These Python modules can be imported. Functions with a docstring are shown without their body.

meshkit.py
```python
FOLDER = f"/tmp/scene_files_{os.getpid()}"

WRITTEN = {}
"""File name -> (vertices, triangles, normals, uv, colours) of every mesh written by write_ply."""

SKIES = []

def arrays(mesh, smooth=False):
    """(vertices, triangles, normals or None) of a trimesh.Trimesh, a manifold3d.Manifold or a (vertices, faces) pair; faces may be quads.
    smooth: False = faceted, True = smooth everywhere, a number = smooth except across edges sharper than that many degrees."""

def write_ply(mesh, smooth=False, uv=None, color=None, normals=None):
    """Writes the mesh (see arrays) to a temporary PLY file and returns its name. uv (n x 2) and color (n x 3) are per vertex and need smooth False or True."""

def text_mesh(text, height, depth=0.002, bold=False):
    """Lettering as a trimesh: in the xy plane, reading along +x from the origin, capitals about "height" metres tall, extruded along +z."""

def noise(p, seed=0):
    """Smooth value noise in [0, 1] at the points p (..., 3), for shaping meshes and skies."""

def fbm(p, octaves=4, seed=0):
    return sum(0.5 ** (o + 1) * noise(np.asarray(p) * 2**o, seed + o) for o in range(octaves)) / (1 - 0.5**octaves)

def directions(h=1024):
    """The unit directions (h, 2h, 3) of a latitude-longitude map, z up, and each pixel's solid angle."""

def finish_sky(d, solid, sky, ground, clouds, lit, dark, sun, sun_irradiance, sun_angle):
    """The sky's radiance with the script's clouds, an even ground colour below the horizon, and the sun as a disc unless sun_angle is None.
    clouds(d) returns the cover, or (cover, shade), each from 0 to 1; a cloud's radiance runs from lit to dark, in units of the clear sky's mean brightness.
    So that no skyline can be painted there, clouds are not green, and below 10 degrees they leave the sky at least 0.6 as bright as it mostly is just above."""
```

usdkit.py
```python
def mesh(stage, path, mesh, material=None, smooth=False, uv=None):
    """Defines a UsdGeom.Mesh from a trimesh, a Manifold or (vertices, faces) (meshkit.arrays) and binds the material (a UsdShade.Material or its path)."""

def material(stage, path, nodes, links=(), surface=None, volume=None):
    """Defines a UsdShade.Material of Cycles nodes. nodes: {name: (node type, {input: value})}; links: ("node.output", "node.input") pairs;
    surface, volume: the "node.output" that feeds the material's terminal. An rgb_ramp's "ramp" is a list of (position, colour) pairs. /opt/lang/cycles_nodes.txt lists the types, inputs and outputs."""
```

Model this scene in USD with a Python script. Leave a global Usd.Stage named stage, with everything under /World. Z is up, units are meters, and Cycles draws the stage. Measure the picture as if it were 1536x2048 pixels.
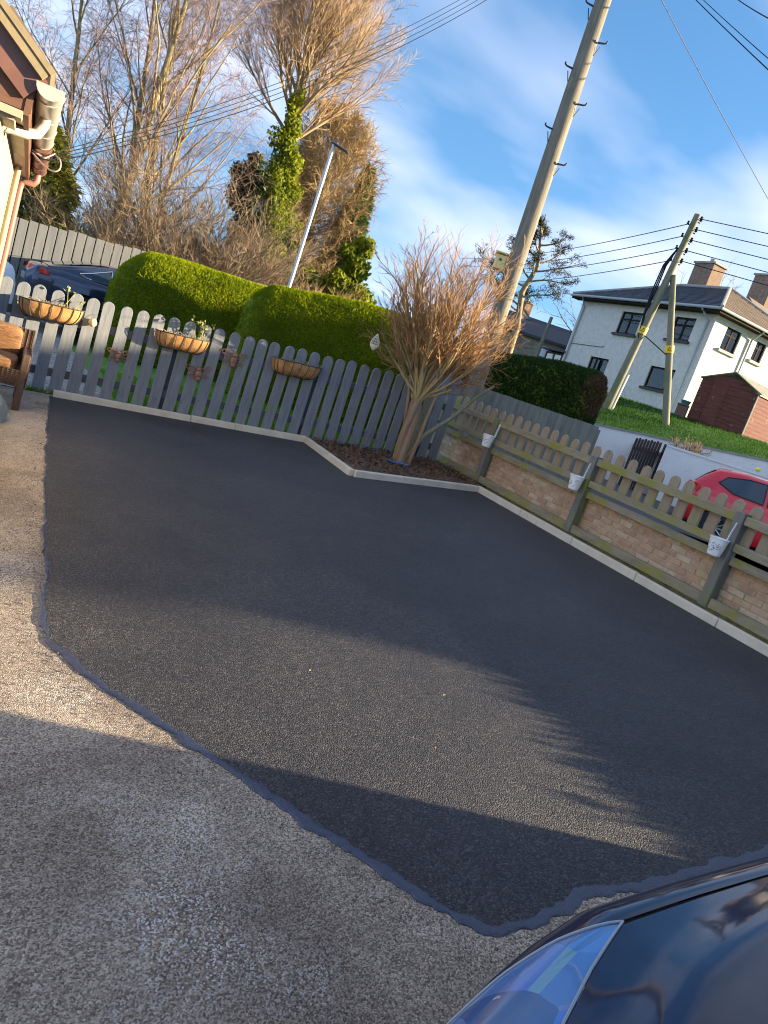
import math, random
import numpy as np
import trimesh, usdkit, meshkit
from pxr import Usd, UsdGeom, UsdLux, UsdShade, Gf, Sdf, Vt
from shapely.geometry import Polygon, LineString, Point
from shapely import affinity
from shapely.ops import unary_union

stage = Usd.Stage.CreateInMemory()
UsdGeom.SetStageUpAxis(stage, UsdGeom.Tokens.z)
UsdGeom.SetStageMetersPerUnit(stage, 1.0)
UsdGeom.Xform.Define(stage, '/World')
UsdGeom.Scope.Define(stage, '/World/Looks')

# ---------------------------------------------------------------- camera
EYE = 1.52
YAW, PITCH, ROLL, FPX = math.radians(29.34), math.radians(10.55), math.radians(18.91), 1480.0
cam = UsdGeom.Camera.Define(stage, '/World/camera')
cam.CreateHorizontalApertureAttr(36.0)
cam.CreateVerticalApertureAttr(48.0)
cam.CreateFocalLengthAttr(36.0 * FPX / 1536.0)
cam.CreateClippingRangeAttr((0.05, 4000.0))
_f = np.array([math.sin(YAW) * math.cos(PITCH), math.cos(YAW) * math.cos(PITCH), -math.sin(PITCH)])
_r = np.array([math.cos(YAW), -math.sin(YAW), 0.0])
_u = np.cross(_r, _f)
_R = math.cos(ROLL) * _r + math.sin(ROLL) * _u
_U = -math.sin(ROLL) * _r + math.cos(ROLL) * _u
cam.AddTransformOp().Set(Gf.Matrix4d(*_R, 0, *_U, 0, *(-_f), 0, 0, 0, EYE, 1))
cam.CreateExposureAttr(2.2)

# ---------------------------------------------------------------- sun and sky
SUN_AZ, SUN_EL = math.radians(114.0), math.radians(14.0)
SKY_STRENGTH, SUN_INTENSITY = 0.068, 1.25
S = np.array([math.sin(SUN_AZ) * math.cos(SUN_EL), math.cos(SUN_AZ) * math.cos(SUN_EL), math.sin(SUN_EL)])
sun = UsdLux.DistantLight.Define(stage, '/World/sun')
sun.CreateIntensityAttr(SUN_INTENSITY)
sun.CreateAngleAttr(0.53)
sun.CreateNormalizeAttr(True)
sun.CreateColorAttr(Gf.Vec3f(1.0, 0.80, 0.52))
_x = np.cross([0, 0, 1.0], S); _x /= np.linalg.norm(_x); _y = np.cross(S, _x)
sun.AddTransformOp().Set(Gf.Matrix4d(*_x, 0, *_y, 0, *S, 0, 0, 0, 0, 1))

CLOUD = ((1.3, 2.1, 0.0), 0.6)
M_sky = usdkit.material(stage, '/World/Looks/sky', {
    'sky': ('sky_texture', dict(sky_type='single_scattering', sun_disc=False, sun_elevation=SUN_EL, sun_rotation=SUN_AZ,
                                altitude=100.0, air_density=1.0, aerosol_density=0.15, ozone_density=2.0)),
    'tc': ('texture_coordinate', {}),
    'sep': ('separate_xyz', {}),
    'ab': ('math', dict(math_type='absolute')),
    'zl': ('math', dict(math_type='multiply_add', value2=0.85, value3=0.17)),
    'cmb': ('combine_xyz', {}),
    'nrm': ('vector_math', dict(math_type='normalize')),
    'zz': ('math', dict(math_type='maximum', value2=0.0)),
    'zo': ('math', dict(math_type='add', value2=0.30)),
    'div': ('vector_math', dict(math_type='scale')),
    'inv': ('math', dict(math_type='divide', value1=1.0)),
    'mp': ('mapping', dict(location=CLOUD[0], rotation=(0, 0, CLOUD[1]), scale=(1.0, 1.5, 1.0))),
    'n1': ('noise_texture', dict(scale=1.5, detail=4.0, roughness=0.45, distortion=0.2)),
    'r1': ('rgb_ramp', dict(ramp=[(0.0, (0, 0, 0)), (0.39, (0.03, 0.03, 0.03)), (0.53, (0.42, 0.42, 0.42)), (0.68, (0.85, 0.85, 0.85)), (1.0, (0.95, 0.95, 0.95))])),
    'tint': ('hsv', dict(saturation=1.24, value=1.04)),
    'cl': ('mix_color', dict(blend_type='mix', b=(3.6, 3.85, 4.7), use_clamp=False)),
    'bg': ('background_shader', dict(strength=SKY_STRENGTH)),
}, [('tc.generated', 'sep.vector'), ('sep.z', 'zz.value1'), ('zz.value', 'zo.value1'), ('zo.value', 'inv.value2'),
    ('sep.z', 'ab.value1'), ('ab.value', 'zl.value1'), ('sep.x', 'cmb.x'), ('sep.y', 'cmb.y'), ('zl.value', 'cmb.z'), ('cmb.vector', 'nrm.vector1'), ('nrm.vector', 'sky.vector'),
    ('tc.generated', 'div.vector1'), ('inv.value', 'div.scale'), ('div.vector', 'mp.vector'), ('mp.vector', 'n1.vector'),
    ('n1.fac', 'r1.fac'), ('sky.color', 'tint.color'), ('r1.color', 'cl.fac'), ('tint.color', 'cl.a'), ('cl.result', 'bg.color')],
    surface='bg.background')
sky = UsdLux.DomeLight.Define(stage, '/World/sky')
sky.CreateIntensityAttr(1.0)
UsdShade.MaterialBindingAPI.Apply(sky.GetPrim()).Bind(M_sky)
sky.GetPrim().SetCustomDataByKey('kind', 'structure')

# ---------------------------------------------------------------- helpers: prims
COUNT = {}


def numbered(parent, name):
    k = COUNT.get((parent, name), 0)
    COUNT[(parent, name)] = k + 1
    return name if k == 0 else f'{name}_{k:03d}'


class T:
    """A thing (an Xform directly under /World) or a part that may carry sub-parts."""
    def __init__(self, path, loc=(0, 0, 0), local=False):
        self.path, self.loc, self.local = path, np.array(loc, float), local


def tag(prim, label=None, cat=None, group=None, kind=None):
    for k, v in (('label', label), ('category', cat), ('group', group), ('kind', kind)):
        if v:
            prim.SetCustomDataByKey(k, v)


def thing(name, label, cat, loc=(0, 0, 0), group=None, rotz=None, kind=None):
    path = '/World/' + numbered('/World', name)
    x = UsdGeom.Xform.Define(stage, path)
    x.AddTranslateOp().Set(Gf.Vec3d(*map(float, loc)))
    if rotz is not None:
        x.AddRotateZOp().Set(math.degrees(rotz))
    tag(x.GetPrim(), label, cat, group, kind)
    return T(path, loc, rotz is not None)


def part(t, name, mesh, mat, smooth=False, label=None, kind=None):
    """A mesh of its own under the thing or part t."""
    v, f = (mesh.mesh() if isinstance(mesh, MB) else mesh)
    if len(f) == 0:
        return None
    v = np.asarray(v, float)
    path = t.path + '/' + numbered(t.path, name)
    if not t.local:
        v = v - t.loc
    m = usdkit.mesh(stage, path, (v, f), mat, smooth=smooth)
    tag(m.GetPrim(), label, None, None, kind)
    return T(path, t.loc, t.local)


def sub(tpart, name, mesh, mat, smooth=False, label=None):
    return part(tpart, name, mesh, mat, smooth, label)


def single(name, mesh, mat, label=None, cat=None, group=None, kind=None, smooth=False):
    v, f = (mesh.mesh() if isinstance(mesh, MB) else mesh)
    path = '/World/' + numbered('/World', name)
    m = usdkit.mesh(stage, path, (np.asarray(v, float), f), mat, smooth=smooth)
    tag(m.GetPrim(), label, cat, group, kind)
    return T(path)


# ---------------------------------------------------------------- helpers: meshes
class MB:
    def __init__(self):
        self.V, self.F, self.n = [], [], 0

    def add(self, v, f):
        v, f = np.asarray(v, float).reshape(-1, 3), np.asarray(f, int)
        if f.shape[1] == 4:
            f = np.vstack([f[:, [0, 1, 2]], f[:, [0, 2, 3]]])
        self.V.append(v); self.F.append(f + self.n); self.n += len(v)
        return self

    def mesh(self):
        if not self.V:
            return np.zeros((0, 3)), np.zeros((0, 3), int)
        return np.vstack(self.V), np.vstack(self.F)

    def box(self, c, size, R=None, ch=0.0):
        """Box, with chamfered edges when ch > 0."""
        c, h = np.asarray(c, float), np.asarray(size, float) / 2
        if ch > 0:
            pts = []
            for sx in (-1, 1):
                for sy in (-1, 1):
                    for sz in (-1, 1):
                        s = np.array([sx, sy, sz])
                        for k in range(3):
                            q = h - ch; q = q.copy(); q[k] = h[k]
                            pts.append(s * q)
            hull = trimesh.convex.convex_hull(np.array(pts))
            v, f = np.array(hull.vertices), np.array(hull.faces)
        else:
            v = np.array([[x, y, z] for x in (-1, 1) for y in (-1, 1) for z in (-1, 1)]) * h
            f = np.array([[0, 1, 3, 2], [4, 6, 7, 5], [0, 4, 5, 1], [2, 3, 7, 6], [0, 2, 6, 4], [1, 5, 7, 3]])
        if R is not None:
            v = v @ np.asarray(R).T
        return self.add(v + c, f)

    def beam(self, p0, p1, w, h, up=(0, 0, 1), ch=0.0):
        """Box from p0 to p1, w across and h along up."""
        p0, p1 = np.asarray(p0, float), np.asarray(p1, float)
        d = p1 - p0; L = np.linalg.norm(d); d /= L
        s = np.cross(np.asarray(up, float), d); s /= np.linalg.norm(s); u = np.cross(d, s)
        return self.box((p0 + p1) / 2, (L, w, h), np.stack([d, s, u], 1), ch)

    def tube(self, pts, r, sides=6, cap=True):
        v, f = tubes([np.asarray(pts, float)], [np.broadcast_to(r, (len(pts),))], sides)
        self.add(v, f)
        if cap:
            n = len(pts)
            for ring, flip in ((0, True), (n - 1, False)):
                idx = np.arange(sides) + ring * sides
                tri = np.stack([np.full(sides - 2, idx[0]), idx[1:-1], idx[2:]], 1)
                self.F.append((tri[:, ::-1] if flip else tri) + self.n - len(v))
        return self

    def prism(self, poly, o, ux, uy, uz, t, bevel=0.0):
        """Convex outline poly (n x 2) in the plane (ux, uy) at o, thickness t along uz; front edge bevelled."""
        p = np.asarray(poly, float); n = len(p)
        area = 0.5 * np.sum(p[:, 0] * np.roll(p[:, 1], -1) - np.roll(p[:, 0], -1) * p[:, 1])
        if area < 0:
            p = p[::-1]
        o, ux, uy, uz = (np.asarray(a, float) for a in (o, ux, uy, uz))
        P = lambda q, z: o + q[:, :1] * ux + q[:, 1:] * uy + z * uz
        rings = [P(p, 0.0), P(p, t - bevel)]
        if bevel > 0:
            c = p.mean(0); d = p - c
            ln = np.linalg.norm(d, axis=1, keepdims=True)
            rings.append(P(c + d * (1 - bevel / ln), t))
        v = np.vstack(rings); f = []
        i = np.arange(n); j = (i + 1) % n
        for k in range(len(rings) - 1):
            a, b = k * n, (k + 1) * n
            f.append(np.stack([a + i, a + j, b + j], 1)); f.append(np.stack([a + i, b + j, b + i], 1))
        top = (len(rings) - 1) * n
        f.append(np.stack([np.full(n - 2, top), top + i[1:-1], top + i[2:]], 1))
        f.append(np.stack([np.zeros(n - 2, int), i[2:], i[1:-1]], 1))
        return self.add(v, np.vstack(f))

    def extrude(self, poly, o, ux, uy, uz, t):
        """Any shapely polygon extruded along uz."""
        for g in getattr(poly, 'geoms', [poly]):
            m = trimesh.creation.extrude_polygon(g, t, engine='earcut')
            v = np.array(m.vertices)
            self.add(np.asarray(o, float) + v[:, :1] * np.asarray(ux, float) + v[:, 1:2] * np.asarray(uy, float) + v[:, 2:] * np.asarray(uz, float), np.array(m.faces))
        return self

    def lathe(self, prof, c, seg=24, axis=(0, 0, 1)):
        """Profile [(r, h)] turned about axis through c."""
        prof = np.asarray(prof, float); a = np.asarray(axis, float); a /= np.linalg.norm(a)
        s = np.cross(a, [0, 0, 1.0] if abs(a[2]) < 0.9 else [1.0, 0, 0]); s /= np.linalg.norm(s); b = np.cross(a, s)
        th = np.arange(seg) * 2 * np.pi / seg
        ring = np.cos(th)[:, None] * s + np.sin(th)[:, None] * b
        v = np.asarray(c, float) + prof[:, None, :1] * ring[None] + prof[:, None, 1:] * a
        n = len(prof); i, j = np.meshgrid(np.arange(n - 1), np.arange(seg), indexing='ij'); k = (j + 1) % seg
        return self.add(v.reshape(-1, 3), np.stack([i * seg + j, i * seg + k, (i + 1) * seg + k, (i + 1) * seg + j], -1).reshape(-1, 4))

    def grid(self, P, closed=False):
        P = np.asarray(P, float); n, m = P.shape[:2]
        i, j = np.meshgrid(np.arange(n - 1), np.arange(m if closed else m - 1), indexing='ij'); k = (j + 1) % m
        return self.add(P.reshape(-1, 3), np.stack([i * m + j, i * m + k, (i + 1) * m + k, (i + 1) * m + j], -1).reshape(-1, 4))

    def blob(self, c, rad, sub=2, amp=0.0, seed=0, freq=1.0):
        m = trimesh.creation.icosphere(sub, 1.0)
        v = np.array(m.vertices)
        if amp:
            v = v * (1 + amp * (meshkit.fbm(v * freq + 17.3 * seed, 3, seed) - 0.5)[:, None] * 2)
        return self.add(v * np.asarray(rad, float) + np.asarray(c, float), np.array(m.faces))


def tubes(lines, radii, sides=4):
    """Many polylines as tapered tubes, in one mesh."""
    by, V, F, n0 = {}, [], [], 0
    for p, r in zip(lines, radii):
        by.setdefault(len(p), []).append((p, r))
    for n, items in by.items():
        P = np.array([p for p, _ in items]); R = np.array([r for _, r in items], float)
        t = np.gradient(P, axis=1); t /= np.linalg.norm(t, axis=2, keepdims=True) + 1e-12
        ref = np.where(np.abs(t[:, :1, 2:]) < 0.8, np.array([0, 0, 1.0]), np.array([1.0, 0.2, 0]))
        a = np.cross(t, np.broadcast_to(ref, t.shape)); a /= np.linalg.norm(a, axis=2, keepdims=True) + 1e-12
        b = np.cross(t, a)
        th = np.arange(sides) * 2 * np.pi / sides
        v = P[:, :, None] + R[:, :, None, None] * (np.cos(th)[:, None] * a[:, :, None] + np.sin(th)[:, None] * b[:, :, None])
        B = len(P)
        bi, i, j = np.meshgrid(np.arange(B), np.arange(n - 1), np.arange(sides), indexing='ij'); k = (j + 1) % sides
        base = (bi * n + i) * sides
        q = np.stack([base + j, base + k, base + sides + k, base + sides + j], -1).reshape(-1, 4)
        V.append(v.reshape(-1, 3)); F.append(np.vstack([q[:, [0, 1, 2]], q[:, [0, 2, 3]]]) + n0); n0 += B * n * sides
    if not V:
        return np.zeros((0, 3)), np.zeros((0, 3), int)
    return np.vstack(V), np.vstack(F)


def rot_z(a):
    c, s = math.cos(a), math.sin(a)
    return np.array([[c, -s, 0], [s, c, 0], [0, 0, 1.0]])


def unit(v):
    v = np.asarray(v, float)
    return v / (np.linalg.norm(v, axis=-1, keepdims=True) + 1e-12)


def leaves(rng, C, size, normal=None, spread=1.0, aspect=0.55, jitter=0.5):
    """Leaf-sized folded diamonds at the points C."""
    n = len(C)
    nr = unit(rng.normal(size=(n, 3)) * spread + (0 if normal is None else normal))
    a = unit(np.cross(nr, unit(rng.normal(size=(n, 3)))))
    b = np.cross(nr, a)
    s = size * (1 + jitter * (rng.random((n, 1)) * 2 - 1))
    v = np.stack([C - a * s, C + b * s * aspect + nr * s * 0.15, C + a * s, C - b * s * aspect + nr * s * 0.15], 1)
    i = np.arange(n)[:, None] * 4
    f = np.vstack([i + np.array([0, 1, 2]), i + np.array([0, 2, 3])])
    return v.reshape(-1, 3), f


def needles(rng, C, D, length, width):
    """Narrow blades at C pointing along D (one triangle each)."""
    n = len(C)
    D = unit(D); s = unit(np.cross(D, rng.normal(size=(n, 3))))
    L = length * (0.6 + 0.8 * rng.random((n, 1)))
    v = np.stack([C - s * width, C + s * width, C + D * L], 1)
    f = np.arange(3 * n).reshape(-1, 3)
    return v.reshape(-1, 3), f


def smoothstep(x, a, b):
    t = np.clip((np.asarray(x, float) - a) / (b - a), 0, 1)
    return t * t * (3 - 2 * t)


# ---------------------------------------------------------------- materials
def mat(name, colors, scale=8.0, stretch=(1, 1, 1), rough=0.75, bump=0.0, bscale=None, detail=5.0, distortion=0.0, speck=None,
        island=0.0, metallic=0.0, spec=0.4, coat=0.0, moss=None, trans=0.0, bdist=0.01, rot=(0, 0, 0)):
    """Principled surface coloured by noise. colors: ramp; island: brightness spread between separate pieces;
    moss: (colour, scale, threshold) patches; speck: (colour, scale, threshold) fine flecks; trans: leaf translucency."""
    N = {'geo': ('geometry', {}), 'mp': ('mapping', dict(scale=stretch, rotation=rot)),
         'n': ('noise_texture', dict(scale=scale, detail=detail, roughness=0.6, distortion=distortion)),
         'r': ('rgb_ramp', dict(ramp=colors if isinstance(colors[0][0], (float, int)) and not isinstance(colors[0][1], (float, int)) else
                                [(0.28 + 0.44 * i / max(1, len(colors) - 1), c) for i, c in enumerate(colors)])),
         'p': ('principled_bsdf', dict(roughness=rough, metallic=metallic, specular_ior_level=spec, coat_weight=coat))}
    L = [('geo.position', 'mp.vector'), ('mp.vector', 'n.vector'), ('n.fac', 'r.fac')]
    col = 'r.color'
    if moss:
        N['mn'] = ('noise_texture', dict(scale=moss[1], detail=6.0, roughness=0.65))
        N['mr'] = ('rgb_ramp', dict(ramp=[(0, (0, 0, 0)), (moss[2], (0, 0, 0)), (min(moss[2] + 0.16, 0.99), (1, 1, 1)), (1, (1, 1, 1))]))
        N['mm'] = ('mix_color', dict(b=moss[0], use_clamp=False))
        L += [('geo.position', 'mn.vector'), ('mn.fac', 'mr.fac'), ('mr.color', 'mm.fac'), (col, 'mm.a')]
        col = 'mm.result'
    if speck:
        N['sn'] = ('noise_texture', dict(scale=speck[1], detail=2.0, roughness=0.5))
        N['sr'] = ('rgb_ramp', dict(ramp=[(0, (0, 0, 0)), (speck[2], (0, 0, 0)), (min(speck[2] + 0.08, 0.99), (1, 1, 1)), (1, (1, 1, 1))]))
        N['sm'] = ('mix_color', dict(b=speck[0], use_clamp=False))
        L += [('geo.position', 'sn.vector'), ('sn.fac', 'sr.fac'), ('sr.color', 'sm.fac'), (col, 'sm.a')]
        col = 'sm.result'
    if island:
        N['im'] = ('map_range', dict(from_min=0.0, from_max=1.0, to_min=1 - island, to_max=1 + island))
        N['ih'] = ('hsv', dict(saturation=1.0, hue=0.5))
        L += [('geo.random_per_island', 'im.value'), ('im.result', 'ih.value'), (col, 'ih.color')]
        col = 'ih.color'
    L.append((col, 'p.base_color'))
    if bump:
        N['bn'] = ('noise_texture', dict(scale=bscale or scale * 3, detail=4.0, roughness=0.6))
        N['b'] = ('bump', dict(strength=bump, distance=bdist))
        L += [('mp.vector', 'bn.vector'), ('bn.fac', 'b.height'), ('b.normal', 'p.normal')]
    surf = 'p.BSDF'
    if trans:
        N['tb'] = ('translucent_bsdf', {})
        N['mx'] = ('mix_closure', dict(fac=trans))
        L += [(col, 'tb.color'), ('p.BSDF', 'mx.closure1'), ('tb.BSDF', 'mx.closure2')]
        surf = 'mx.closure'
    return usdkit.material(stage, '/World/Looks/' + name, N, L, surface=surf)


def flat(name, color, rough=0.5, metallic=0.0, coat=0.0, spec=0.5, **kw):
    return usdkit.material(stage, '/World/Looks/' + name, {'p': ('principled_bsdf', dict(base_color=color, roughness=rough, metallic=metallic, coat_weight=coat, specular_ior_level=spec, **kw))}, [], surface='p.BSDF')


def aggregate(name, cols, cell, big, rough, bump, patch, spec=0.5, bdist=0.006, contrast=0.5, flecks=None, fine=0.35):
    """Stones in a binder: irregular cell colours (Voronoi bent by noise) over two sizes, wear patches by large noise, relief by cell distance."""
    N = {'geo': ('geometry', {}),
         'wn': ('noise_texture', dict(scale=cell * 0.8, detail=2.0)),
         'wv': ('vector_math', dict(math_type='multiply_add', vector2=(0.45 / cell,) * 3)),
         'v': ('voronoi_texture', dict(scale=cell, feature='f1', randomness=1.0)),
         'sc': ('separate_color', {}),
         'v2': ('voronoi_texture', dict(scale=cell * 2.3, feature='f1', randomness=1.0)),
         'sc2': ('separate_color', {}),
         'mixv': ('math', dict(math_type='multiply_add', value2=fine)),
         'mixw': ('math', dict(math_type='multiply', value2=1 - fine)),
         'r': ('rgb_ramp', dict(ramp=cols)),
         'n': ('noise_texture', dict(scale=big, detail=9.0, roughness=0.68, distortion=0.4)),
         'pr': ('rgb_ramp', dict(ramp=patch)),
         'mul': ('mix_color', dict(blend_type='multiply', fac=1.0, use_clamp=False)),
         'n2': ('noise_texture', dict(scale=cell * 0.45, detail=4.0, roughness=0.65)),
         'ad': ('math', dict(math_type='multiply_add', value2=contrast)),
         'b': ('bump', dict(strength=bump, distance=bdist, invert=True)),
         'p': ('principled_bsdf', dict(roughness=rough, specular_ior_level=spec))}
    L = [('geo.position', 'wn.vector'), ('wn.color', 'wv.vector1'), ('geo.position', 'wv.vector3'), ('wv.vector', 'v.vector'), ('wv.vector', 'v2.vector'),
         ('geo.position', 'n.vector'), ('geo.position', 'n2.vector'), ('v.color', 'sc.color'), ('v2.color', 'sc2.color'), ('sc.r', 'mixw.value1'), ('sc2.r', 'mixv.value1'), ('mixw.value', 'mixv.value3'), ('mixv.value', 'r.fac'),
         ('n.fac', 'pr.fac'), ('r.color', 'mul.a'), ('pr.color', 'mul.b'),
         ('n2.fac', 'ad.value1'), ('v.distance', 'ad.value3'), ('ad.value', 'b.height'), ('b.normal', 'p.normal')]
    col = 'mul.result'
    if flecks:
        N['fn'] = ('noise_texture', dict(scale=flecks[1], detail=5.0, roughness=0.6))
        N['fr'] = ('rgb_ramp', dict(ramp=[(0, (0, 0, 0)), (flecks[2], (0, 0, 0)), (min(.99, flecks[2] + .15), (1, 1, 1)), (1, (1, 1, 1))]))
        N['fs'] = ('rgb_ramp', dict(ramp=[(0, (0, 0, 0)), (.80, (0, 0, 0)), (.84, (1, 1, 1)), (1, (1, 1, 1))]))
        N['ff'] = ('mix_color', dict(blend_type='multiply', fac=1.0))
        N['fm'] = ('mix_color', dict(b=flecks[0], use_clamp=False))
        L += [('geo.position', 'fn.vector'), ('fn.fac', 'fr.fac'), ('sc.g', 'fs.fac'), ('fr.color', 'ff.a'), ('fs.color', 'ff.b'), ('ff.result', 'fm.fac'), (col, 'fm.a')]
        col = 'fm.result'
    L.append((col, 'p.base_color'))
    return usdkit.material(stage, '/World/Looks/' + name, N, L, surface='p.BSDF')


def glass(name, tint=(0.5, 0.55, 0.6), inner=0.75, rough=0.02):
    """Window pane: clear pane that mirrors the sky by the viewing angle."""
    return usdkit.material(stage, '/World/Looks/' + name, {
        'f': ('fresnel', dict(IOR=1.6)), 't': ('transparent_bsdf', dict(color=tint)), 'g': ('glossy_bsdf', dict(color=(1, 1, 1), roughness=rough)),
        'm': ('mix_closure', {})}, [('f.fac', 'm.fac'), ('t.BSDF', 'm.closure1'), ('g.BSDF', 'm.closure2')], surface='m.closure')


M = {}
M['asphalt'] = aggregate('asphalt', [(0, (0.005, 0.006, 0.010)), (0.33, (0.012, 0.0135, 0.020)), (0.58, (0.028, 0.030, 0.038)), (0.80, (0.055, 0.055, 0.060)), (1, (0.135, 0.13, 0.125))],
                         165.0, 0.9, 0.58, 0.85, [(0.30, (0.62, 0.62, 0.70)), (0.45, (0.92, 0.92, 0.97)), (0.56, (1.2, 1.16, 1.12)), (0.70, (1.75, 1.65, 1.55))], spec=0.45, bdist=0.007,
                         flecks=((0.15, 0.14, 0.13), 6.0, 0.63), fine=0.2)
M['concrete'] = aggregate('concrete', [(0, (0.07, 0.057, 0.050)), (0.25, (0.15, 0.124, 0.107)), (0.5, (0.26, 0.217, 0.183)), (0.75, (0.38, 0.325, 0.275)), (1, (0.56, 0.50, 0.44))],
                          215.0, 1.15, 0.8, 0.7, [(0.26, (0.50, 0.46, 0.43)), (0.40, (0.80, 0.75, 0.69)), (0.48, (1.0, 0.95, 0.87)), (0.56, (1.28, 1.23, 1.13)), (0.70, (1.65, 1.60, 1.48))], spec=0.3, bdist=0.005,
                          flecks=((0.58, 0.56, 0.53), 2.2, 0.50), fine=0.25)
M['bitumen'] = mat('bitumen', [(0.014, 0.022, 0.050), (0.028, 0.040, 0.080)], 60, rough=0.40, bump=0.8, bscale=90, spec=0.6, bdist=0.006)
M['road'] = mat('road_asphalt', [(0.05, 0.05, 0.052), (0.075, 0.073, 0.07)], 9, rough=0.85, bump=0.3, bscale=150)
M['soil'] = mat('soil', [(0.055, 0.034, 0.022), (0.11, 0.07, 0.045), (0.17, 0.115, 0.075)], 25, rough=0.95, bump=0.7, bscale=60, speck=((0.35, 0.30, 0.25), 70, 0.66))
M['chip'] = mat('bark_chip', [(0.12, 0.055, 0.033), (0.24, 0.12, 0.065), (0.36, 0.22, 0.13)], 12, rough=0.9, island=0.5)
M['kerb'] = mat('kerb_concrete', [(0.52, 0.46, 0.36), (0.66, 0.60, 0.48)], 6, rough=0.85, bump=0.25, bscale=80, moss=((0.30, 0.27, 0.17), 3.0, 0.60))
M['picket_grey'] = mat('picket_grey', [(0.13, 0.145, 0.17), (0.175, 0.19, 0.212), (0.215, 0.228, 0.24)], 5, stretch=(6, 6, 0.8), rough=0.7, bump=0.25, bscale=18,
                       moss=((0.17, 0.22, 0.09), 2.6, 0.60), speck=((0.06, 0.06, 0.07), 26, 0.70))
M['rail_grey'] = mat('rail_grey', [(0.07, 0.075, 0.085), (0.12, 0.125, 0.135)], 5, rough=0.8, bump=0.2)
M['old_wood'] = mat('old_wood', [(0.18, 0.15, 0.105), (0.26, 0.22, 0.155), (0.31, 0.265, 0.185)], 4, stretch=(5, 1, 5), rough=0.85, bump=0.4, bscale=14, moss=((0.24, 0.225, 0.05), 3.2, 0.46))
M['old_post'] = mat('old_post', [(0.12, 0.12, 0.11), (0.17, 0.165, 0.14), (0.20, 0.19, 0.15)], 4, stretch=(6, 6, 0.7), rough=0.85, bump=0.4, bscale=16, moss=((0.17, 0.19, 0.04), 2.6, 0.50))
M['old_picket'] = mat('old_picket', [(0.21, 0.165, 0.115), (0.30, 0.235, 0.16), (0.33, 0.215, 0.14)], 4, stretch=(5, 5, 0.8), rough=0.85, bump=0.4, bscale=16, moss=((0.24, 0.235, 0.06), 3.0, 0.55))
M['brick'] = mat('brick', [(0.38, 0.235, 0.14), (0.48, 0.315, 0.195), (0.54, 0.385, 0.25)], 11, rough=0.9, bump=0.4, bscale=60, moss=((0.42, 0.33, 0.10), 2.2, 0.60), speck=((0.60, 0.50, 0.40), 40, 0.69))
M['brick_b'] = mat('brick_paler', [(0.44, 0.31, 0.20), (0.52, 0.385, 0.265), (0.58, 0.46, 0.33)], 11, rough=0.9, bump=0.4, bscale=60, moss=((0.40, 0.34, 0.12), 2.2, 0.62), speck=((0.68, 0.60, 0.50), 40, 0.67))
M['brick_c'] = mat('brick_darker', [(0.34, 0.195, 0.12), (0.42, 0.26, 0.165), (0.48, 0.325, 0.21)], 11, rough=0.9, bump=0.4, bscale=60, moss=((0.34, 0.27, 0.09), 2.2, 0.60))
M['mortar'] = mat('mortar', [(0.36, 0.29, 0.20), (0.50, 0.42, 0.30)], 14, rough=0.95, bump=0.4, bscale=90, moss=((0.28, 0.25, 0.08), 2.0, 0.56))
M['pole_wood'] = mat('pole_wood', [(0.085, 0.08, 0.065), (0.16, 0.145, 0.115), (0.225, 0.205, 0.155)], 5, stretch=(8, 8, 0.5), rough=0.85, bump=0.4, bscale=20, moss=((0.26, 0.27, 0.10), 1.6, 0.58))
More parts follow.
